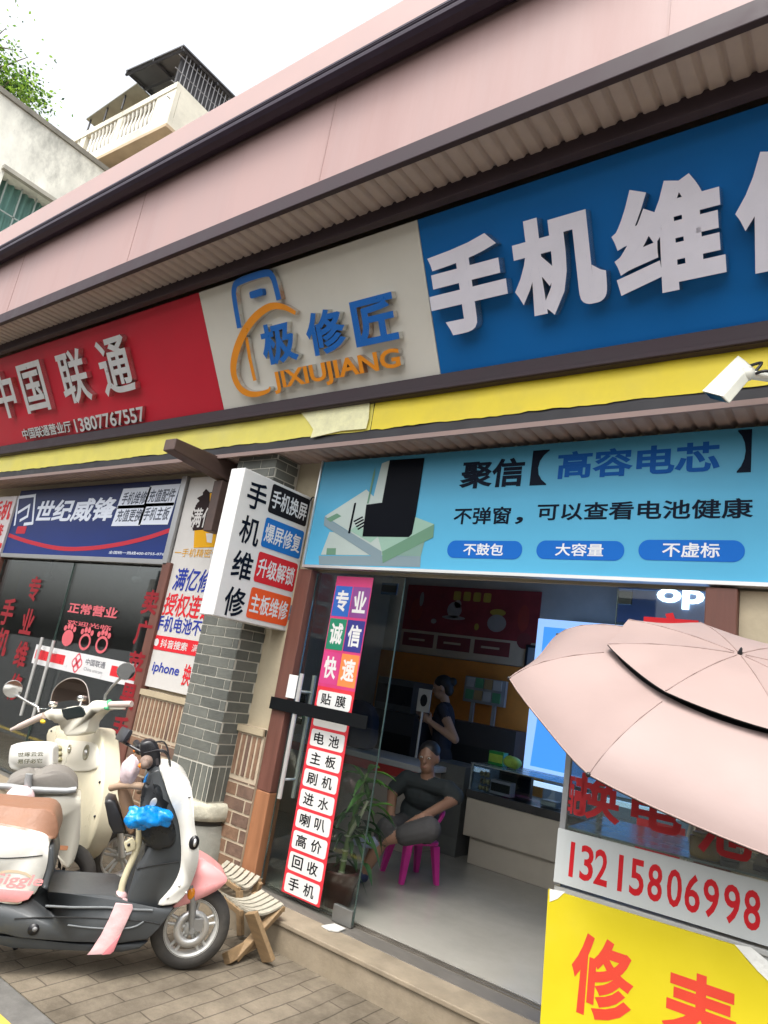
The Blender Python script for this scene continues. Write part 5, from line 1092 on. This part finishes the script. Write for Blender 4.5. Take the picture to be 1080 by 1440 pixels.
# hanging blue thing and ceiling unit
a = PY(548, 828, 5.6); small('hanging_card', 'small blue card hanging from the shop ceiling above the door leaf', 'card', (a.x, 5.6, a.z - .06), (.2, .02, .12), [mat('dim_blue_card', (.03, .1, .2), .5), black])
# small black camera under the sign, by the right glass pane
# left shop interior
t = thing('wall_poster', 'tall dark blue poster deep inside the left shop', 'poster', (-7.2, 6.5, 1)); MB().box((-8.0, 6.9, .9), (-6.9, 6.95, 2.4)).build('board', mat('deep_blue_poster', (.01, .03, .12), .4), t)
MB().box((-7.9, 6.88, 1.1), (-7.0, 6.899, 1.3)).build('caption', mat('dim_white', (.25, .25, .27), .5), t)
small('display_counter', 'low pale counter inside the left shop behind the glass', 'counter', (-7.2, 5.6, FZ), (2.2, .5, .8), [mat('counter_dim', (.25, .24, .23), .5), cdk])
for (x, y), w_ in (((68, 812), 1), ((193, 815), 0)):
    p = PY(x, y, 3.72); t = thing('ceiling_camera', 'small dark camera inside the left shop door, at its ' + ('left' if w_ else 'right') + ' top', 'camera', p); m = MB(); m.ell(p, (.06, .05, .04), n=14); m.tube([p, V((p.x, p.y, 2.3))], .012, 8); m.build('housing', [mat('pale_grey_plastic', (.35, .34, .32), .4), black][w_ and 1], t)
# potted plant behind the door leaf
pb = V((-2.90, 3.87, FZ)); t = thing('potted_plant', 'bamboo-like plant with drooping green leaves in a dark red pot behind the glass door', 'plant', pb)
m = MB(); m.lathe(pb, (0, 0, 1), [(0, 0), (.085, 0), (.12, .2), (.125, .22), (.11, .22), (.105, .19), (0, .18)], 20); m.build('pot', mat('dark_red_pot', (.07, .02, .018), .4, var=.3, scale=8), t)
stk = [pb + V((0, 0, .15)), pb + V((.0, .02, .42)), pb + V((.03, .03, .63)), pb + V((.05, .05, .82))]
m = MB(); m.tube(stk, [.02, .018, .015, .011], 10); s3 = m.build('stem', mat('green_cane', (.16, .22, .08), .5, var=.2), t)
m = MB()
for z_ in (.2, .27, .33, .42): m.lathe(pb + V((0, .003, z_)), (0, 0, 1), [(.02, -.006), (.024, 0), (.02, .006)], 12)
m.tube([stk[1], pb + V((.09, .0, .58)), pb + V((.12, 0, .66))], [.014, .012, .01], 8); m.build('node', mat('pale_node', (.42, .44, .3), .5), s3)
lf = leafmat('broad_leaf_green', (.06, .16, .025), .35)
rnd = random.Random(4); m = MB()
def leaf(m, p, d, ln, wd, droop, mi=0):
    d = d.normalized(); s_ = d.cross(V((0, 0, 1))).normalized(); N = 6; vs = []
    for i in range(N + 1):
        f = i / N; c = p + d * (ln * f) - V((0, 0, droop * f * f)); w_ = wd * math.sin(PI * min(1, .08 + f * .92)) ** .8 if f < 1 else .002
        vs += [c - s_ * w_ + V((0, 0, .012 * math.sin(PI * f))), c, c + s_ * w_ + V((0, 0, .012 * math.sin(PI * f)))]
    fs = []
    for i in range(N): fs += [(3 * i, 3 * i + 1, 3 * i + 4, 3 * i + 3), (3 * i + 1, 3 * i + 2, 3 * i + 5, 3 * i + 4)]
    m.add(vs, fs, mi, True)
for base, n_ in ((stk[3], 10), (pb + V((.12, 0, .66)), 6), (stk[2], 6), (pb + V((0, .02, .42)), 5)):
    for k in range(n_):
        a = rnd.uniform(0, 2 * PI); leaf(m, base + V((0, 0, rnd.uniform(-.08, .05))), V((math.cos(a), math.sin(a), rnd.uniform(.1, .9))), rnd.uniform(.16, .27), rnd.uniform(.016, .026), rnd.uniform(.04, .16))
m.build('foliage', lf, t)
m = MB()
for k in range(26):
    a = rnd.uniform(0, 2 * PI); p = pb + V((rnd.uniform(-.06, .1), rnd.uniform(-.05, .12), rnd.uniform(.25, .6))); leaf(m, p, V((math.cos(a), math.sin(a), rnd.uniform(-.2, .6))), rnd.uniform(.14, .24), rnd.uniform(.014, .024), rnd.uniform(.08, .2))
m.build('foliage', leafmat('deep_leaf_green', (.025, .07, .02), .2), t)
# pink child's chair
pnk = mat('magenta_plastic', (.62, .035, .3), .35, var=.05)
co = V((-3.04, 4.93, FZ)); fx = V((-.45, -.9, 0)).normalized(); fs_ = V((-fx.y, fx.x, 0))
t = thing('plastic_chair', 'low magenta plastic chair with a curved back under the seated man', 'chair', co)
def cpt(a, b, z): return co + fx * a + fs_ * b + V((0, 0, z))
sf = Fr(cpt(0, 0, .27), fx, fs_); m = MB(); m.prism(sf, rrect(-.15, -.15, .15, .15, .04), 0 if sf.n.z > 0 else -.03, .03 if sf.n.z > 0 else 0, 0, .008); m.build('seat', pnk, t)
for a in (-1, 1):
    for b in (-1, 1):
        m = MB(); p0 = cpt(a * .12, b * .12, .27); p1 = cpt(a * .155, b * .155, 0); u_ = fx * .03; v_ = fs_ * .03
        m.hexa([p1 - u_ * .6 - v_ * .6, p1 + u_ * .6 - v_ * .6, p1 + u_ * .6 + v_ * .6, p1 - u_ * .6 + v_ * .6, p0 - u_ - v_, p0 + u_ - v_, p0 + u_ + v_, p0 - u_ + v_]); m.build('leg', pnk, t, bevel=.005)
m = MB(); m.tube(spline([tuple(cpt(*q)) for q in ((.0, -.17, .28), (-.06, -.18, .42), (-.13, -.16, .52), (-.17, 0, .55), (-.13, .16, .52), (-.06, .18, .42), (0, .17, .28))], 5, False), .018, 10); m.build('backrest', pnk, t)

# ---------------------------------------------------------------- people
skin = mat('skin', (.24, .13, .085), .5, var=.06); skd = mat('skin_lighter', (.42, .26, .18), .5, var=.06); hair = mat('black_hair', (.012, .011, .012), .5, var=.1)  # second skin is a lighter tone, used for the standing woman
def head(m, c, f, up, r=.1, mi=0, hm=None):
    f = f.normalized(); s_ = up.cross(f).normalized(); up = f.cross(s_); R = Matrix((s_, f, up)).transposed()
    at = lambda a, b, z: c + s_ * a + f * b + up * z
    m.ell(c + up * .02, (.072, .09, .1), rot=R, n=20, mi=mi); m.ell(at(0, .03, -.055), (.052, .058, .055), rot=R, n=14, mi=mi)
    m.ell(at(0, .098, -.012), (.013, .02, .02), rot=R, n=10, mi=mi); m.ell(at(0, .09, .012), (.009, .012, .02), rot=R, n=10, mi=mi)
    for sg in (-1, 1): m.ell(at(sg * .074, -.005, .0), (.012, .022, .033), rot=R, n=10, mi=mi); m.ell(at(sg * .03, .078, .03), (.022, .012, .008), rot=R, n=8, mi=mi)
    m.ell(at(0, .086, -.048), (.022, .01, .006), rot=R, n=8, mi=mi); m.ell(at(0, .084, -.06), (.018, .01, .007), rot=R, n=8, mi=mi)
    return at, R
def hand(m, wrist, d, palm_n, mi, curl=.5):
    d = d.normalized(); n = palm_n - d * palm_n.dot(d); n.normalize(); s_ = d.cross(n)
    pc = wrist + d * .045; m.ell(pc, (.038, .05, .018), rot=Matrix((s_, d, n)).transposed(), n=12, mi=mi); m.caps(wrist - d * .02, wrist + d * .03, .026, .028, 10, mi)
    for k, (o, l) in enumerate(((-.028, .07), (-.010, .08), (.010, .075), (.027, .058))):
        p = pc + d * .04 + s_ * o; q = p + (d + n * curl * .4).normalized() * l * .5; r_2 = q + (d + n * curl * 1.3).normalized() * l * .5
        m.caps(p, q, .0095, .009, 8, mi); m.caps(q, r_2, .009, .0075, 8, mi)
    p = pc - d * .02 - s_ * .03; q = p + (d * .5 - s_ * .8 + n * .3).normalized() * .04; m.caps(p, q, .012, .011, 8, mi); m.caps(q, q + (d * .9 - s_ * .2 + n * .3).normalized() * .032, .011, .009, 8, mi)
def face_bits(at, R, parent, lidm=None):
    for sg in (-1, 1):
        m = MB(); m.ell(at(sg * .03, .082, .016), (.013, .008, .007), rot=R, n=10, mi=0); m.ell(at(sg * .03, .0885, .016), (.0055, .003, .0055), rot=R, n=8, mi=1); m.build('eye', [mat('eye_white', (.6, .58, .55), .3), hair], parent)
    m = MB(); m.ell(at(0, .0935, -.053), (.022, .005, .0035), rot=R, n=10); m.build('mouth', mat('lips', (.25, .09, .07), .5), parent)
# seated man
fm = V((.06, -.99, 0)).normalized(); sm_ = V((-fm.y, fm.x, 0))           # sm_: his left
sm_ = V((0, 0, 1)).cross(fm)
t = thing('person', 'man in dark green black t-shirt and dark shorts sitting on the magenta chair, leg crossed', 'person', co)
shirt = mat('dark_shirt', (.02, .026, .028), .85, var=.15, scale=10, bump=.2, bscale=15); shorts = mat('dark_shorts', (.045, .043, .044), .85, var=.2, scale=10); shoe = mat('navy_shoe', (.02, .03, .08), .5, var=.1); shoe2 = mat('grey_blue_shoe', (.2, .22, .34), .5, var=.1)
hp = PY(603, 1066, 4.72); pel = co + V((0, 0, .36)); nk = hp - V((0, 0, .13)) - fm * .03
ch = pel.lerp(nk, .62)
m = MB(); at, R = head(m, hp, V((.22, -.97, -.12)), V((0, 0, 1)) + fm * .12)
m.caps(nk + V((0, 0, -.02)), hp - V((0, 0, .06)), .055, .05, 12, 0)
lsh = nk + sm_ * .18 - V((0, 0, .06)); rsh = nk - sm_ * .18 - V((0, 0, .06))
rotT = Matrix((sm_, fm, V((0, 0, 1)))).transposed()
m.ell(pel + V((0, 0, .02)), (.175, .13, .12), rot=rotT, n=18, mi=2); m.ell(pel.lerp(ch, .5), (.165, .12, .14), rot=rotT, n=18, mi=1); m.ell(ch + V((0, 0, .03)), (.175, .115, .14), rot=rotT, n=18, mi=1); m.caps(lsh, rsh, .062, .062, 12, 1)
def limb(pts, rad, mis):
    for i in range(len(pts) - 1): m.caps(pts[i], pts[i + 1], rad[i], rad[i + 1], 12, mis[i])
lel = PY(643, 1122, 4.80); lwr = PY(592, 1150, 4.50); m.caps(lsh, lsh.lerp(lel, .8), .068, .064, 12, 1); limb([lsh.lerp(lel, .5), lel, lwr], [.047, .043, .03], [0, 0])
rel = PY(552, 1112, 4.70); rwr = PY(548, 1158, 4.45); m.caps(rsh, rsh.lerp(rel, .8), .068, .064, 12, 1); limb([rsh.lerp(rel, .5), rel, rwr], [.047, .043, .03], [0, 0])
rk = PY(545, 1165, 4.42); ran = PY(512, 1226, 4.36); ran.z = max(ran.z, FZ + .08)
m.caps(pel - sm_ * .09, rk, .098, .084, 12, 2); m.caps(rk, rk.lerp(ran, .18), .084, .074, 12, 2); limb([rk, rk.lerp(ran, .35), ran], [.06, .056, .036], [0, 0])
lk = PY(604, 1166, 4.50); lan = PY(536, 1182, 4.38)
m.caps(pel + sm_ * .09, lk, .098, .084, 12, 2); m.caps(lk, lk.lerp(lan, .5), .084, .074, 12, 2); limb([lk, lk.lerp(lan, .4), lan], [.06, .054, .036], [0, 0])
fo_ = ran + V((-.03, -.10, -.05)); m.caps(ran - V((0, 0, .03)), fo_, .04, .034, 12, 3); m.caps(fo_, fo_ + V((-.02, -.06, -.008)), .036, .028, 12, 3)
fl2 = lan + V((-.08, -.08, -.03)); m.caps(lan - V((.02, 0, .015)), fl2, .04, .034, 12, 4); m.caps(fl2, fl2 + V((-.05, -.04, 0)), .035, .027, 12, 4)
hand(m, lwr, rwr - lwr + V((0, 0, -.02)), V((0, 0, -1)), 0, .6); hand(m, rwr, V((.15, -.5, -.8)), V((.3, .9, -.2)), 0, .5)
body = fused(m, 'body', [skin, shirt, shorts, shoe, shoe2], t, .0075, 2)
face_bits(at, R, t)
m = MB(); m.ell(at(0, -.015, .052), (.08, .092, .078), rot=R, n=18, mi=0); m.ell(at(0, -.05, .0), (.074, .055, .07), rot=R, n=14, mi=0); fused(m, 'hair', [hair], t, .008, 2)
# standing woman in profile, looking at a phone
YW = 6.25; t = thing('person', 'person with black hair in a dark sleeveless top standing behind the desk, holding a phone', 'person', (PY(645, 1000, YW).x, YW, FZ))
hw = PY(622, 968, YW); fw = V((-.93, -.36, -.3)); sw_ = V((0, 0, 1)).cross(V((fw.x, fw.y, 0)).normalized()); f0 = V((fw.x, fw.y, 0)).normalized()
m = MB(); at, R = head(m, hw, fw, V((0, 0, 1)) + f0 * .25)
nk = hw - V((0, 0, .13)) - f0 * .05; m.caps(nk, hw - V((0, 0, .05)) - f0 * .02, .048, .046, 12, 0)
rotW = Matrix((sw_, f0, V((0, 0, 1)))).transposed(); hip = V((nk.x, nk.y, .95)) - f0 * .02
lsh = nk + sw_ * .16 - V((0, 0, .07)); rsh = nk - sw_ * .16 - V((0, 0, .07)); m.caps(lsh, rsh, .055, .055, 12, 1)
m.ell(nk.lerp(hip, .35), (.15, .115, .2), rot=rotW, n=18, mi=1); m.ell(nk.lerp(hip, .7), (.135, .105, .2), rot=rotW, n=18, mi=1); m.ell(hip, (.16, .125, .14), rot=rotW, n=18, mi=2)
wl = PY(606, 1016, YW - .25); wl2 = PY(604, 1012, YW - .05)
el = PY(640, 1040, YW - .2); limb([lsh, lsh.lerp(el, .35), el, wl], [.055, .05, .04, .028], [1, 0, 0]); el2 = rsh + f0 * .1 - V((0, 0, .26)); limb([rsh, rsh.lerp(el2, .35), el2, wl2], [.055, .05, .04, .028], [1, 0, 0])
for sg in (-1, 1): limb([hip + sw_ * .085 * sg, V((hip.x, hip.y, .55)) + sw_ * .09 * sg + f0 * .03, V((hip.x, hip.y, .27)) + sw_ * .09 * sg], [.085, .06, .042], [2, 2]); b_ = V((hip.x, hip.y, .215)) + sw_ * .09 * sg; m.caps(b_, b_ + f0 * .15 - V((0, 0, .012)), .042, .03, 12, 3)
hand(m, wl, f0 + V((0, 0, .5)), sw_ * -1 + V((0, 0, .2)), 0, .9); hand(m, wl2, f0 + V((0, 0, .5)), sw_ + V((0, 0, .2)), 0, .9)
fused(m, 'body', [skd, mat('navy_top', (.016, .018, .03), .8, var=.15, bump=.2, bscale=15), mat('dark_trousers', (.02, .02, .025), .8, var=.1), shoe], t, .0075, 2)
face_bits(at, R, t)
m = MB(); m.ell(at(0, -.02, .05), (.084, .098, .085), rot=R, n=18); m.ell(at(0, -.06, -.01), (.07, .06, .08), rot=R, n=14); m.ell(at(0, -.12, .05), (.045, .045, .045), rot=R, n=12); fused(m, 'hair', [hair], t, .008, 2)
pf_ = Fr(wl.lerp(wl2, .5) + f0 * .09 + V((0, 0, .06)), sw_, (-f0 * .5 + V((0, 0, .8)))); m = MB(); m.fbox(pf_, -.036, -.07, .036, .075, -.004, .004); tag(m.build('mobile_phone', mat('phone_black', (.02, .02, .022), .2), None, bevel=.002), 'dark mobile phone held by the standing person behind the desk', 'phone')
# ---------------------------------------------------------------- buildings and tree beyond the shops
conc = mat('weathered_concrete', (.68, .68, .61), .85, var=.25, scale=1.4, stain=.85, stain_col=(.2, .205, .185), bump=.1, bscale=20, streak=(1, 1, .55)); cop = mat('dark_coping', (.2, .19, .16), .85, var=.25, scale=2)
XW = -20.0
p1 = PX(0, 130, XW); zr = p1.z
t = thing('concrete_building', 'old stained concrete building with a green curtained window at the upper left', 'building', (XW - 4, 8, 0))
wl_ = PX(6, 243, XW); wr_ = PX(80, 287, XW); wz1 = (wl_.z + wr_.z) / 2; wy0 = wl_.y; wy1 = 7.9; wz0 = wz1 - 1.9
m = MB(); B0, B1 = 0.0, 13.5
m.box((XW - 8, B0, 0), (XW, wy0, zr)); m.box((XW - 8, wy1, 0), (XW, B1, zr)); m.box((XW - 8, wy0, wz1), (XW, wy1, zr)); m.box((XW - 8, wy0, 0), (XW, wy1, wz0)); m.build('wall', conc, t)
m = MB(); m.box((XW - 8.1, B0 - .1, zr + .002), (XW + .06, B1 + .1, zr + .16)); m.build('coping', cop, t)
m = MB(); m.box((XW - .02, wy0 - .1, wz1 - .002), (XW + .14, wy1 + .1, wz1 + .12)); wn = m.build('window', mat('lintel_grey', (.36, .35, .3), .85, var=.2, scale=2), t)
m = MB(); vs = []; fs = []; n = 60
for i in range(n + 1):
    y = wy0 + (wy1 - wy0) * i / n; x = XW - .45 + .05 * math.sin(i * 1.15); vs += [(x, y, wz0), (x, y, wz1)]
for i in range(n): fs.append((2 * i, 2 * i + 2, 2 * i + 3, 2 * i + 1))
m.add(vs, fs, 0, True); m.build('curtain', mat('teal_curtain', (.12, .25, .22), .7, var=.35, scale=2, streak=(1, 3, .2)), wn)
m = MB()
for k in range(5): y = wy0 + (wy1 - wy0) * (k + .5) / 5; m.box((XW - .3, y - .02, wz0), (XW - .27, y + .02, wz1))
m.box((XW - .3, wy0, wz0 + .9), (XW - .27, wy1, wz0 + .94)); m.build('bars', mat('window_bars', (.3, .36, .34), .5), wn)
# house with a balcony and metal roof
YB = 8.5; pc = PY(251, 115, YB); pbm = PY(238, 171, YB)
r_ = ray(-877, 724); bu2 = V((-r_.x, -r_.y, 0)).normalized(); bv = V((-bu2.y, bu2.x, 0))
BFr = Fr((pc.x, YB, 0), bu2)                                        # front of the balcony; n towards the street
ztop, zsl = pc.z, pbm.z; LW = 9.0
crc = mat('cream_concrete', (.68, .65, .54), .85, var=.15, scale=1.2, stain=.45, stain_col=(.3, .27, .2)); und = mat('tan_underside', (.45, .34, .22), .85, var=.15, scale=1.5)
t = thing('balcony_house', 'pale house top with a baluster balcony and a dark metal sheet roof', 'building', (pc.x - 4, YB + 3, 0))
Hh = ztop - zsl; DPT = 3.2
m = MB(); m.fbox(BFr, -LW, zsl, 0, zsl + .22 * Hh, -.16, 0); m.fbox(BFr, -LW, ztop - .14 * Hh, -.0, ztop, -.16, .02)
for a in (-.62, -2.65, -4.75, -6.9): m.fbox(BFr, a - .32, zsl + .22 * Hh, a + (.62 if a == -.62 else .0), ztop - .14 * Hh, -.15, -.005)
m.fbox(BFr, -.16, zsl, 0, ztop, -DPT, -.162); m.build('balcony_wall', crc, t)
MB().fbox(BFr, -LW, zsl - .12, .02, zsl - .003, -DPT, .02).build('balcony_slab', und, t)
bal = None; k0 = MB(); hb_ = ztop - .14 * Hh - (zsl + .22 * Hh)
zb0 = zsl + .22 * Hh
xsb = [a - .5 - i * .215 for a, c in ((-.62, 8), (-2.65, 7), (-4.75, 8)) for i in range(c)]
for x in xsb:
    if bal is None:
        k0.lathe(BFr.pt(x, zb0, -.08), (0, 0, 1), [(.07, 0), (.07, .05 * hb_), (.035, .1 * hb_), (.075, .34 * hb_), (.035, .62 * hb_), (.03, .75 * hb_), (.055, .85 * hb_), (.065, .9 * hb_), (.065, hb_)], 10)
        bal = k0.build('baluster', mat('white_baluster', (.62, .6, .53), .8, var=.12), t); bx0 = x
    else:
        o = bal.copy(); COL.objects.link(o); o.parent = t; o.location = bu2 * (x - bx0)
m = MB(); m.fbox(BFr, -LW, 0, -.5, zsl - .12, -9, -1.3); m.fbox(BFr, -LW, zsl, -.4, ztop + .6, -9, -DPT); m.build('wall', crc, t)
# metal roof: corners read off the photo on one level
msh = mat('dark_metal_sheet', (.1, .1, .105), .5, .3, var=.15, scale=3); mpo = mat('roof_frame_dark', (.035, .035, .04), .5)
zR = ztop + 1.35
A_, B_, C_ = PZ(177, 100, zR), PZ(258, 64, zR), PZ(331, 137, zR); D_ = A_ + (C_ - B_)
m = MB(); u_ = V((0, 0, .05)); m.hexa([A_, B_, C_, D_, A_ + u_, B_ + u_, C_ + u_, D_ + u_]); ro = m.build('roof', msh, t)
m = MB()
for f in (.02, .5, .98): a = A_.lerp(B_, f); b = D_.lerp(C_, f); m.tube([a - V((0, 0, .06)), b - V((0, 0, .06))], .05, 4, smooth=False)
for f in (.02, .33, .66, .98): a = A_.lerp(D_, f); b = B_.lerp(C_, f); m.tube([a - V((0, 0, .12)), b - V((0, 0, .12))], .05, 4, smooth=False)
m.build('roof_frame', mpo, ro)
zR2 = ztop + .55; E_, F_ = PZ(121, 168, zR2), PZ(192, 118, zR2); G_ = F_ + bv * 1.6; H_ = E_ + bv * 1.6
m = MB(); m.hexa([E_, F_, G_, H_, E_ + u_, F_ + u_, G_ + u_, H_ + u_]); m.build('roof', mat('grey_green_sheet', (.2, .2, .16), .5, .3, var=.2, scale=2), t)
for f in (.05, .4, .75): p = E_.lerp(F_, f) + bv * .1; MB().tube([p, V((p.x, p.y, ztop))], .03, 6).build('roof_post', mpo, t)
m = MB()
for k in range(14):
    p = B_.lerp(C_, .12 + .88 * k / 13) - bu2 * .1; m.tube([V((p.x, p.y, zR - .05)), V((p.x, p.y, ztop - .9))], .018, 5)
for z_ in (.3, .8, 1.3, 1.9): m.tube([V((B_.x, B_.y, zR - z_)) - bu2 * .1, V((C_.x, C_.y, zR - z_)) - bu2 * .1], .018, 5)
m.build('lattice', mat('lattice_grey', (.22, .22, .23), .5), t)
m = MB(); a = B_.lerp(C_, .1) - bu2 * .25; b = C_ - bu2 * .25; m.hexa([V((a.x, a.y, ztop - 1)), V((b.x, b.y, ztop - 1)), V((b.x, b.y, ztop - 1)) - bu2 * .1, V((a.x, a.y, ztop - 1)) - bu2 * .1, V((a.x, a.y, zR - .06)), V((b.x, b.y, zR - .06)), V((b.x, b.y, zR - .06)) - bu2 * .1, V((a.x, a.y, zR - .06)) - bu2 * .1]); m.build('screen_wall', mat('dark_screen', (.06, .06, .065), .7, var=.2), t)
# tree above the concrete building
tc_ = PX(-40, 60, -26); tr = thing('tree', 'leafy green tree rising behind the concrete building at the upper left corner', 'tree', (tc_.x, tc_.y, 0))
bark = mat('bark', (.12, .09, .06), .9, var=.3, bump=.5)
m = MB(); base = V((tc_.x, tc_.y, 0)); top_ = V((tc_.x, tc_.y, tc_.z + 1)); m.tube([base, base.lerp(top_, .5) + V((.2, .1, 0)), base.lerp(top_, .85), top_], [.35, .28, .18, .06], 10)
rnd = random.Random(11); tips = []
tgt = [PX(x, y, -26 + rnd.uniform(-1, 1)) for x, y in ((12, 118), (28, 128), (42, 136), (5, 95), (15, 105), (2, 120), (-20, 60), (-40, 100), (-60, 20), (-30, 130), (20, 70), (8, 40), (-10, 90), (30, 100), (40, 80), (46, 160))]
for g_ in tgt:
    s_ = base.lerp(top_, rnd.uniform(.7, .92)); mid = s_.lerp(g_, .5) + V((0, 0, rnd.uniform(-.2, .4))); m.tube([s_, mid, g_], [.07, .04, .012], 6); tips.append((g_, mid))
m.build('trunk', bark, tr)
lv = [leafmat('leaf_bright', (.2, .32, .04), .5), leafmat('leaf_mid', (.1, .2, .03), .45), leafmat('leaf_dark', (.03, .075, .02), .3)]
m = MB(); dens = [150, 220, 200, 60, 90, 120, 120, 160, 120, 160, 10, 9, 60, 12, 6, 14]
for (g_, mid), dn_ in zip(tips, dens):
    for k in range(dn_ * 2):
        sp = .42 if dn_ > 40 else .6
        p = g_ + V((rnd.gauss(0, sp), rnd.gauss(0, sp), rnd.gauss(0, sp * .7))); d = V((rnd.uniform(-1, 1), rnd.uniform(-1, 1), rnd.uniform(-.8, .4))).normalized(); s_ = d.cross(V((rnd.uniform(-1, 1), rnd.uniform(-1, 1), 1))).normalized(); l = rnd.uniform(.10, .2)
        m.add([p, p + d * l * .5 + s_ * l * .28, p + d * l, p + d * l * .5 - s_ * l * .28], [(0, 1, 2, 3)], rnd.choice((0, 0, 1, 1, 2)), False)
m.build('crown', lv, tr)

# ---------------------------------------------------------------- the other side of the street, behind the camera: it shades the road and shows in the glass
ob = mat('street_render', (.5, .47, .42), .85, var=.2, scale=1); ow = mat('street_window', (.03, .035, .04), .15); os_ = mat('street_shop', (.08, .07, .07), .5, var=.3, scale=2)
m = MB(); x = -30
for k, (w_, h_) in enumerate(((9, 8.5), (7, 10), (10, 7.5), (8, 9.5), (9, 8), (9, 9))):
    h_ *= .55; m.box((x, -22, -.2), (x + w_ - .05, -13, h_), 0); m.box((x + .4, -13.0, .1), (x + w_ - .5, -12.9, 2.8), 2)
    for r in range(int((h_ - 3.4) // 2.6) + 1):
        for c_ in range(int(w_ // 2.2)): xx = x + .6 + c_ * 2.2; m.box((xx, -13.0, 3.6 + r * 2.6), (xx + 1.3, -12.95, 5.1 + r * 2.6), 1)
    x += w_
structure(m.build('street_frontage', [ob, ow, os_]))
